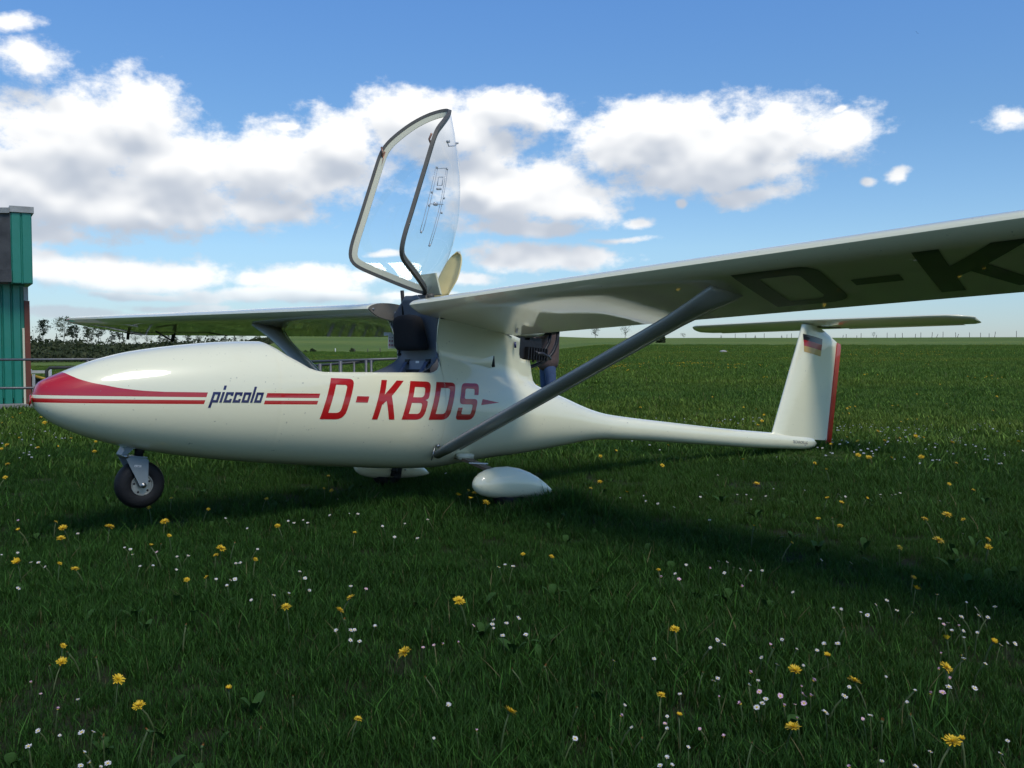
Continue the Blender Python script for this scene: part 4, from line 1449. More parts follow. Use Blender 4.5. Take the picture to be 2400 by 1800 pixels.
for s in (-1, 1):
    mb = MB(); mb.tube([(-.094, s * .032, 1.54), (-.100, s * .031, 1.54)], .009, 8); mb.build('eye', M['white'], bodyo)
    mb = MB(); mb.tube([(-.012, s * .082, 1.555), (-.006, s * .098, 1.545), (-.012, s * .086, 1.50)], [.01, .016, .01], 8); mb.build('ear', M['skin'], bodyo)

# ================================================================== TREES, SHRUBS, FENCE AND BANK
def leaf_mat(name, c1, c2):
    m_ = bpy.data.materials.new(name)
    m_.use_nodes = True
    t = NT(m_.node_tree)
    b = t.n['Principled BSDF']
    oi = t.node('ShaderNodeObjectInfo')
    geo = t.node('ShaderNodeNewGeometry')
    nz = t.noise(geo.outputs['Position'], 1.3, 3, .6)[0]
    t.l.new(t.mix(t.smooth(nz, .3, .7), c1, c2), b.inputs['Base Color'])
    b.inputs['Roughness'].default_value = .8
    b.inputs['Specular IOR Level'].default_value = .2
    return m_
M['pine'] = leaf_mat('pine_foliage', (.020, .034, .018), (.042, .062, .030))
M['broad'] = leaf_mat('spring_foliage', (.045, .062, .026), (.085, .10, .045))
M['scrub'] = leaf_mat('scrub_foliage', (.022, .036, .014), (.060, .068, .028))
M['bark'] = mat('bark', (.055, .045, .037), .9, vary=(4, .8, (.09, .08, .07)))
def quad(mb, p, sz, rnd):
    d1 = Vector((rnd.gauss(0, 1), rnd.gauss(0, 1), rnd.gauss(0, 1))).normalized()
    d2 = d1.cross(Vector((rnd.gauss(0, 1), rnd.gauss(0, 1), rnd.gauss(0, 1)))).normalized()
    mb.add([p - d1 * sz, p + d2 * sz * .7, p + d1 * sz, p - d2 * sz * .7], [(0, 1, 2, 3)])
def tree(px, base_py, top_py, D, kind, label, group, width=.28, lean=0., seed=0, name='tree'):
    rnd = random.Random(seed * 77 + int(px))
    foot = ray_at(px, base_py, D)
    gz = ground_z(foot.x, foot.y)
    foot.z = gz - .1
    H = ray_at(px, top_py, D).z - foot.z
    root = thing(name, label, 'tree', foot, (0, 0, 0), group)
    mb = MB()
    def tp(t_): return Vector((lean * H * t_ * t_ + .03 * H * math.sin(t_ * 5 + seed), .02 * H * math.sin(t_ * 4 + 2 * seed), H * t_))
    r0 = H * (.020 if kind != 'bare' else .022)
    mb.tube([tp(i / 8) for i in range(9)], [r0 * (1 - .9 * i / 8) for i in range(9)], 6)
    ends = []
    nb = {'pine': 26, 'bare': 30, 'broad': 22, 'snag': 8, 'conifer': 30}[kind]
    lo = {'pine': .38, 'bare': .22, 'broad': .25, 'snag': .55, 'conifer': .06}[kind]
    for i in range(nb):
        t_ = lo + (1 - lo) * (i + rnd.random()) / nb
        a = rnd.random() * 2 * PI
        if kind == 'conifer': L = H * width * (1.02 - t_) * (.7 + .5 * rnd.random())
        elif kind == 'pine': L = H * width * (.35 + .75 * math.sin(PI * min(1, (t_ - lo) / (1.02 - lo)))) * (.5 + .7 * rnd.random())
        else: L = H * width * (.45 + .8 * math.sin(PI * (t_ - lo) / (1.05 - lo))) * (.6 + .6 * rnd.random())
        rise = {'pine': .15, 'bare': .75, 'broad': .6, 'snag': .5, 'conifer': -.1}[kind]
        p0 = tp(t_)
        d = Vector((math.cos(a), math.sin(a), rise + .3 * rnd.random()))
        p1 = p0 + d * L * .55 + Vector((0, 0, .02 * H))
        p2 = p0 + d * L
        mb.tube([p0, p1, p2], [r0 * .35 * (1.1 - t_), r0 * .2 * (1.1 - t_), r0 * .06], 4, cap=False)
        ends += [(p1, L), (p2, L)]
        if kind in ('bare', 'broad'):
            for q in range(4):
                dd = (d + Vector((rnd.gauss(0, .6), rnd.gauss(0, .6), rnd.gauss(.2, .4)))).normalized() * L * (.3 + .3 * rnd.random())
                pp = p0.lerp(p2, .45 + .5 * rnd.random())
                mb.tube([pp, pp + dd], [r0 * .09, r0 * .04], 3, cap=False)
                ends.append((pp + dd, L))
    mb.build('trunk', M['bark'], root)
    mb = MB()
    dens = {'pine': 26, 'bare': 2, 'broad': 9, 'snag': 2, 'conifer': 20}[kind]
    for p, L in ends:
        for k in range(dens):
            s_ = L * (.32 if kind != 'conifer' else .25)
            q = p + Vector((rnd.gauss(0, s_), rnd.gauss(0, s_), rnd.gauss(0, s_ * .55)))
            quad(mb, q, H * .022 * (.6 + .8 * rnd.random()), rnd)
    mb.build('crown', M['pine'] if kind in ('pine', 'conifer', 'snag') else M['broad'], root, smooth=False, recalc=False)
    return root
LT = [(80, 806, 778, 'snag', 'thin dead snag with a tufted top beside the hangar wall', .30), (93, 806, 782, 'conifer', 'small dark conifer between the dead snag and the tall pine', .35), (102, 806, 751, 'pine', 'tallest ragged pine right of the hangar corner', .20),
      (132, 806, 781, 'conifer', 'short pointed conifer in the gap before the wing tip', .22), (151, 806, 752, 'broad', 'slim bare-crowned tree behind the red wing tip', .26), (168, 806, 766, 'pine', 'thin pine just right of the wing tip', .18),
      (178, 806, 764, 'pine', 'second thin pine right of the wing tip', .20), (206, 806, 764, 'pine', 'ragged pine under the outer wing', .22), (216, 806, 770, 'broad', 'loose tree beside the ragged pine under the wing', .24),
      (232, 806, 762, 'pine', 'dense pine under the red trailing edge', .24), (262, 806, 764, 'conifer', 'dark full conifer left of the aileron end', .30), (279, 806, 774, 'pine', 'thin pole tree below the aileron end', .16),
      (289, 806, 778, 'conifer', 'narrow small conifer below the aileron end', .2), (318, 806, 780, 'broad', 'low broad tree under the aileron horn', .5), (345, 806, 778, 'broad', 'low broad tree right of the aileron horn', .5), (375, 806, 776, 'conifer', 'dark conifer in the wood under the mid wing', .35),
      (392, 806, 774, 'conifer', 'darkest conifer clump under the mid wing', .4), (408, 806, 776, 'conifer', 'conifer at the end of the dark clump', .4), (440, 806, 782, 'pine', 'loose pine above the front fuselage', .3), (470, 806, 781, 'broad', 'low tree above the front fuselage', .4),
      (500, 806, 783, 'broad', 'small tree above the turtle deck', .4), (528, 806, 782, 'conifer', 'dark conifer near the far strut', .4), (548, 806, 784, 'conifer', 'last dark conifer left of the far strut', .45), (566, 808, 791, 'broad', 'low bush-like tree at the end of the wood', .6)]
for i, (px, b_, t_, k, lab, w) in enumerate(LT):
    tree(px, b_, t_, 212 + 9 * math.sin(i * 2.1), k, lab, 'trees left standing on the wooded bank', w, seed=i + 1)
tree(1396, 795, 767, 262, 'broad', 'loose young tree on the skyline under the wing', 'lone trees on the skyline', .33, seed=41)
tree(1466, 797, 760, 258, 'bare', 'bare fan-shaped tree on the skyline beside the strut', 'lone trees on the skyline', .34, seed=42)
tree(1603, 799, 784, 205, 'broad', 'low wind-bent tree on the skyline left of the tailplane', 'lone trees on the skyline', .45, lean=-.25, seed=43)
tree(1690, 799, 785, 200, 'conifer', 'first tiny spruce on the skyline under the tailplane', 'small spruces along the skyline fence', .3, seed=44)
tree(1770, 799, 785, 200, 'conifer', 'second tiny spruce under the tailplane', 'small spruces along the skyline fence', .3, seed=45)
tree(1832, 799, 785, 200, 'conifer', 'tiny spruce just left of the fin', 'small spruces along the skyline fence', .3, seed=46)
tree(2048, 799, 781, 190, 'bare', 'small bare sapling by the fence right of the fin', 'lone trees on the skyline', .33, seed=47)

def bush(px, py, D, w, h, label, group=None, n=160, matn='scrub'):
    rnd = random.Random(int(px * 3 + py))
    p = ray_at(px, py, D)
    gz = ground_z(p.x, p.y)
    mb = MB()
    for i in range(n):
        a, b_ = rnd.random() * 2 * PI, rnd.random()
        q = Vector((math.cos(a) * w * b_**.5 * .5, math.sin(a) * w * b_**.5 * .5, h * rnd.random() * (1 - .6 * b_)))
        quad(mb, q, h * .13 * (.6 + .8 * rnd.random()), rnd)
    o = mb.build('bush', M[matn], None, smooth=False, recalc=False)
    o.location = (p.x, p.y, gz)
    return tag(o, label, 'bush', group)
bush(1549, 806, 118, 1.1, 1.25, 'round dark bush at the field edge behind the strut', None, 260)
bush(732, 827, 92, .5, .45, 'first low bush on the field edge seen past the far strut', 'low bushes on the field edge')
bush(737, 827, 92, .4, .35, 'second low bush close beside the first past the far strut', 'low bushes on the field edge')
bush(716, 828, 90, .4, .3, 'low bush nearest the far strut on the field edge', 'low bushes on the field edge')
bush(826, 825, 92, .55, .5, 'low bush between the two field-edge posts seen through the cockpit', 'low bushes on the field edge')
bush(604, 800, 225, 1.6, 1.1, 'small pale bush on the hill crest above the turtle deck', None, 160, 'broad')
# undergrowth on the bank: one mass
def bank_scrub():
    rnd = random.Random(5)
    mb = MB()
    for i in range(15000):
        az = px_az(lerp(-60, 640, rnd.random()))
        D = 146 + 70 * rnd.random()**1.2
        x, y = D * math.sin(az), D * math.cos(az)
        g = ground_z(x, y)
        hgt = (.9 + 1.5 * noise.noise(Vector((x * .13, y * .13, 1.7))) + .9 * noise.noise(Vector((x * .4, y * .4, 9.)))) * rnd.random()
        edge = sstep(px_az(640) - az, 0, .03)
        quad(mb, Vector((x, y, g + max(0, hgt) * edge)), .28 * (.5 + rnd.random()), rnd)
    o = mb.build('undergrowth', M['scrub'], None, smooth=False, recalc=False)
    tag(o, 'dark mass of scrub covering the wooded bank at left', 'undergrowth', None, 'stuff')
bank_scrub()
# skyline fence: posts one by one
mb = MB()
mb.tube([(0, 0, -.3), (.01, 0, .4), (0, 0, .85), (0, 0, .87)], [.05, .047, .045, .02], 6)
post0 = mb.build('fence_post', M['timber'], None, angle=30)
POSTS = [(1723, 1.0, 0), (1748, .9, 0), (1791, 1.05, 0), (1844, .8, 3), (1855, 1.05, 0), (1975, .7, 12), (1983, .9, 0), (2008, .6, 0), (2018, 1.1, 0), (2053, .7, 14), (2079, 1.15, 0), (2098, .9, 0), (2115, 1.05, -2), (2145, .85, 6), (2158, 1.15, 0), (2184, 1.15, 5), (2195, .8, 22), (2210, 1.3, 0), (2240, 1.1, -4), (2244, .8, 16), (2272, 1.1, 0), (2298, 1.05, 0), (2318, .9, 0), (2331, 1.3, 8), (2382, 1.45, 0), (2425, 1.1, 0), (2460, 1.1, 3)]
tops = []
for i, (px, k, ln) in enumerate(POSTS):
    o = post0 if i == 0 else post0.copy()
    if i: COL.objects.link(o)
    p = ray_at(px, 795, 186)
    o.location = (p.x, p.y, ground_z(p.x, p.y))
    o.scale = (1, 1, k)
    o.rotation_euler = (0, R(ln), 0)
    n_ = sum(1 for q in POSTS if (1950 < q[0] <= px) or (px <= q[0] < 1950))
    lk = 'leaning' if abs(ln) > 5 else ('short' if k < .95 else 'upright')
    ORD = ['', 'first', 'second', 'third', 'fourth', 'fifth', 'sixth', 'seventh', 'eighth', 'ninth', 'tenth', 'eleventh', 'twelfth', 'thirteenth', 'fourteenth', 'fifteenth', 'sixteenth', 'seventeenth', 'eighteenth', 'nineteenth', 'twentieth', 'twenty-first', 'twenty-second', 'twenty-third']
    tag(o, f'{lk} fence post on the skyline, {ORD[n_]} to the {"right" if px > 1950 else "left"} of the fin', 'post', 'wooden posts of the skyline fence')
    tops.append(Vector((p.x, p.y, o.location.z + .9 * min(k, 1.1))))
for i, (px, py, D, hh, wm) in enumerate(((786, 826.5, 91, .42, 'white'), (862, 825, 91, .4, 'timber'), (891, 824, 91, .5, 'timber'), (831, 825.5, 91, .42, 'timber'))):
    mb = MB(); mb.tube([(0, 0, -.2), (0, 0, hh * .6), (0, 0, hh)], [.045, .045, .04], 6)
    o = mb.build('marker_post', M[wm], None)
    p = ray_at(px, py, D); o.location = (p.x, p.y, ground_z(p.x, p.y))
    tag(o, ['white marker post on the far field edge seen through the cockpit', 'thin grey post on the field edge left of the white card', 'thin grey post on the field edge behind the instruction card', 'thin grey post beside the low bush on the field edge'][i], 'post', 'posts on the far field edge')
# pale stone in the field
mb = MB()
rnd = random.Random(8)
rings = []
for i in range(6):
    a = PI * (i + .15) / 5.3
    rings.append([(.22 * math.sin(a) * math.cos(2 * PI * k / 9) * (1 + .25 * rnd.random()), .15 * math.sin(a) * math.sin(2 * PI * k / 9) * (1 + .2 * rnd.random()), .10 * math.cos(a) + .05) for k in range(9)])
mb.rings(rings)
o = mb.build('stone', M['stone'] if 'stone' in M else mat('pale_stone', (.42, .40, .36), .85, vary=(8, .8, (.3, .28, .25))), None)
p = ray_at(1695, 823, 60); o.location = (p.x, p.y, ground_z(p.x, p.y) + .04)
tag(o, 'pale stone lying alone in the field left of the fin', 'stone')
# a speck of a bird high in the blue
mb = MB()
mb.rings([[(x, .02 * e * math.cos(2 * PI * k / 8), .02 * e * math.sin(2 * PI * k / 8)) for k in range(8)] for x, e in ((-.18, .2), (-.12, 1.2), (0, 1.6), (.12, .8), (.2, .3))])
mb.add([(-.06, 0, .01), (.05, 0, .01), (.09, .26, .10), (.02, .26, .11), (.15, .45, .03)], [(0, 1, 2, 3), (3, 2, 4)])
mb.add([(-.06, 0, .01), (.05, 0, .01), (.09, -.26, .10), (.02, -.26, .11), (.15, -.45, .03)], [(0, 3, 2, 1), (3, 4, 2)])
o = mb.build('bird', M['black'], None)
o.location = ray_at(2149, 77, 150); o.rotation_euler = (R(50), 0, R(70)); o.scale = (.9, .9, .9)
tag(o, 'tiny dark bird high in the blue at upper right', 'bird')

DANDELIONS=[(-1.96,4.07,0.098,0.0388),(-1.949,4.023,0.065,0.0364),(-1.779,4.118,0.096,0.0406),(-2.103,4.294,0.085,0.0212),(-2.147,4.054,0.094,0.0233),(-1.633,4.384,0.068,0.0396),(-1.448,3.932,0.096,0.0194),(-1.434,3.693,0.103,0.0243),(-1.193,3.817,0.066,0.0376),(-1.159,3.644,0.078,0.021),(-1.845,3.471,0.088,0.0428),(-1.662,3.417,0.099,0.018),(-1.613,3.432,0.074,0.0282),(-1.151,3.288,0.071,0.0216),(-1.09,3.316,0.074,0.018),(-0.972,3.522,0.09,0.0203),(-0.695,2.856,0.096,0.0305),(-1.228,2.534,0.08,0.018),(-1.167,2.4,0.079,0.0296),(-0.968,2.274,0.081,0.0299),(-0.679,2.215,0.079,0.02),(-0.849,2.103,0.082,0.0294),(-0.543,2.922,0.067,0.0288),(-0.521,3.002,0.085,0.0271),(-0.166,2.892,0.105,0.038),(-0.286,2.475,0.081,0.0387),(-0.006,2.032,0.096,0.0351),(-0.343,2.055,0.071,0.0186),(0.463,2.64,0.093,0.0282),(0.344,2.133,0.096,0.0193),(0.365,2.022,0.092,0.018),(0.152,3.587,0.086,0.0206),(0.043,3.638,0.084,0.018),(0.528,3.35,0.091,0.018),(1.398,4.252,0.102,0.0315),(1.505,4.274,0.07,0.0281),(2.13,4.565,0.068,0.045),(1.906,4.305,0.096,0.0318),(1.738,3.799,0.103,0.0468),(1.559,3.746,0.086,0.0246),(2.002,3.916,0.083,0.0257),(1.896,3.707,0.094,0.0305),(1.432,3.316,0.072,0.0218),(1.369,3.149,0.075,0.0311),(0.841,2.473,0.072,0.0244),(0.705,2.309,0.089,0.0342),(0.839,2.271,0.077,0.0336),(1.224,2.606,0.074,0.0278),(1.31,2.525,0.093,0.0249),(1.074,2.292,0.104,0.032),(0.607,1.995,0.076,0.0328),(0.898,1.88,0.094,0.0371),(0.938,1.924,0.081,0.018),(1.068,4.117,0.1,0.018),(1.146,3.817,0.089,0.018),(2.134,4.406,0.075,0.0217),(-5.868,11.189,0.073,0.0478),(-5.387,10.706,0.065,0.0352),(-4.863,9.742,0.084,0.048),(-4.117,7.623,0.08,0.0376),(-4.052,7.422,0.071,0.0305),(-3.772,7.438,0.079,0.0306),(-3.658,7.532,0.077,0.0248),(-3.135,7.019,0.097,0.0346),(-3.496,6.478,0.07,0.0373),(-3.032,5.588,0.106,0.0276),(-3.499,7.861,0.084,0.0258),(-3.816,8.095,0.089,0.024),(-4.314,8.19,0.084,0.0215),(-1.779,4.871,0.099,0.02),(-1.79,4.597,0.099,0.0227),(-1.296,4.917,0.087,0.0226),(-1.51,4.635,0.084,0.0191),(-5.512,10.329,0.094,0.0272),(-5.201,9.552,0.1,0.0251),(-0.293,5.074,0.081,0.0375),(-0.203,5.065,0.095,0.0316),(-0.218,4.8,0.105,0.0355),(-0.135,4.829,0.084,0.0381),(-1.314,5.001,0.074,0.0206),(-1.023,5.29,0.074,0.0261),(-1.127,5.736,0.094,0.0226),(-1.059,5.255,0.092,0.018),(0.436,5.166,0.104,0.0212),(-0.239,5.134,0.1,0.0186),(-0.691,4.095,0.074,0.0202),(-1.073,4.264,0.072,0.028),(1.673,12.211,0.075,0.0401),(2.374,11.881,0.072,0.0293),(3.049,14.246,0.094,0.0328),(2.604,9.754,0.1,0.0417),(2.414,9.182,0.102,0.0362),(2.182,9.828,0.075,0.0291),(2.852,10.598,0.101,0.0314),(0.799,7.195,0.077,0.0331),(0.645,6.83,0.082,0.0314),(1.246,7.46,0.095,0.027),(1.036,6.444,0.067,0.0318),(0.533,5.662,0.068,0.0316),(0.439,5.203,0.099,0.0222),(0.64,5.212,0.076,0.0223),(1.433,5.475,0.079,0.045),(1.632,6.611,0.088,0.0261),(2.967,12.009,0.092,0.0276),(3.121,11.99,0.064,0.0276),(3.451,8.831,0.078,0.0447),(2.954,8.256,0.082,0.0269),(2.921,7.903,0.084,0.0314),(3.193,8.016,0.073,0.0406),(3.346,8.075,0.089,0.0365),(3.484,8.079,0.104,0.0438),(3.603,8.201,0.08,0.0326),(3.642,7.744,0.087,0.0532),(4.33,7.997,0.069,0.0376),(2.606,6.828,0.075,0.042),(2.528,6.825,0.092,0.0395),(2.786,6.864,0.069,0.0273),(2.91,6.644,0.101,0.0408),(2.042,6.304,0.102,0.0251),(3.112,6.547,0.068,0.0308),(2.538,7.431,0.104,0.0322),(2.673,10.018,0.08,0.0362),(2.44,9.3,0.097,0.0303),(6.479,15.005,0.096,0.0326),(7.642,14.773,0.076,0.0374),(8.541,18.712,0.092,0.0406),(12.892,26.135,0.092,0.0473),(4.202,11.733,0.098,0.0318),(4.436,12.293,0.075,0.0333),(2.054,6.34,0.096,0.0243),(1.993,5.932,0.105,0.0293),(1.66,4.908,0.092,0.0269),(1.694,4.798,0.087,0.0289),(1.917,5.041,0.069,0.0221),(2.559,5.465,0.085,0.024),(2.605,5.272,0.079,0.0243),(4.144,11.616,0.094,0.0382),(4.306,11.96,0.093,0.0393),(4.439,12.129,0.088,0.0372),(3.948,11.185,0.071,0.0343),(3.926,10.921,0.091,0.0335),(5.007,12.329,0.091,0.027),(5.224,12.683,0.071,0.0306),(5.794,12.495,0.102,0.0342),(5.861,11.421,0.092,0.035),(6.685,15.488,0.069,0.0339),(7.303,14.133,0.103,0.0465),(4.178,10.051,0.07,0.022),(4.341,10.266,0.078,0.0225),(4.36,10.089,0.094,0.0243),(4.644,10.454,0.089,0.0229)]
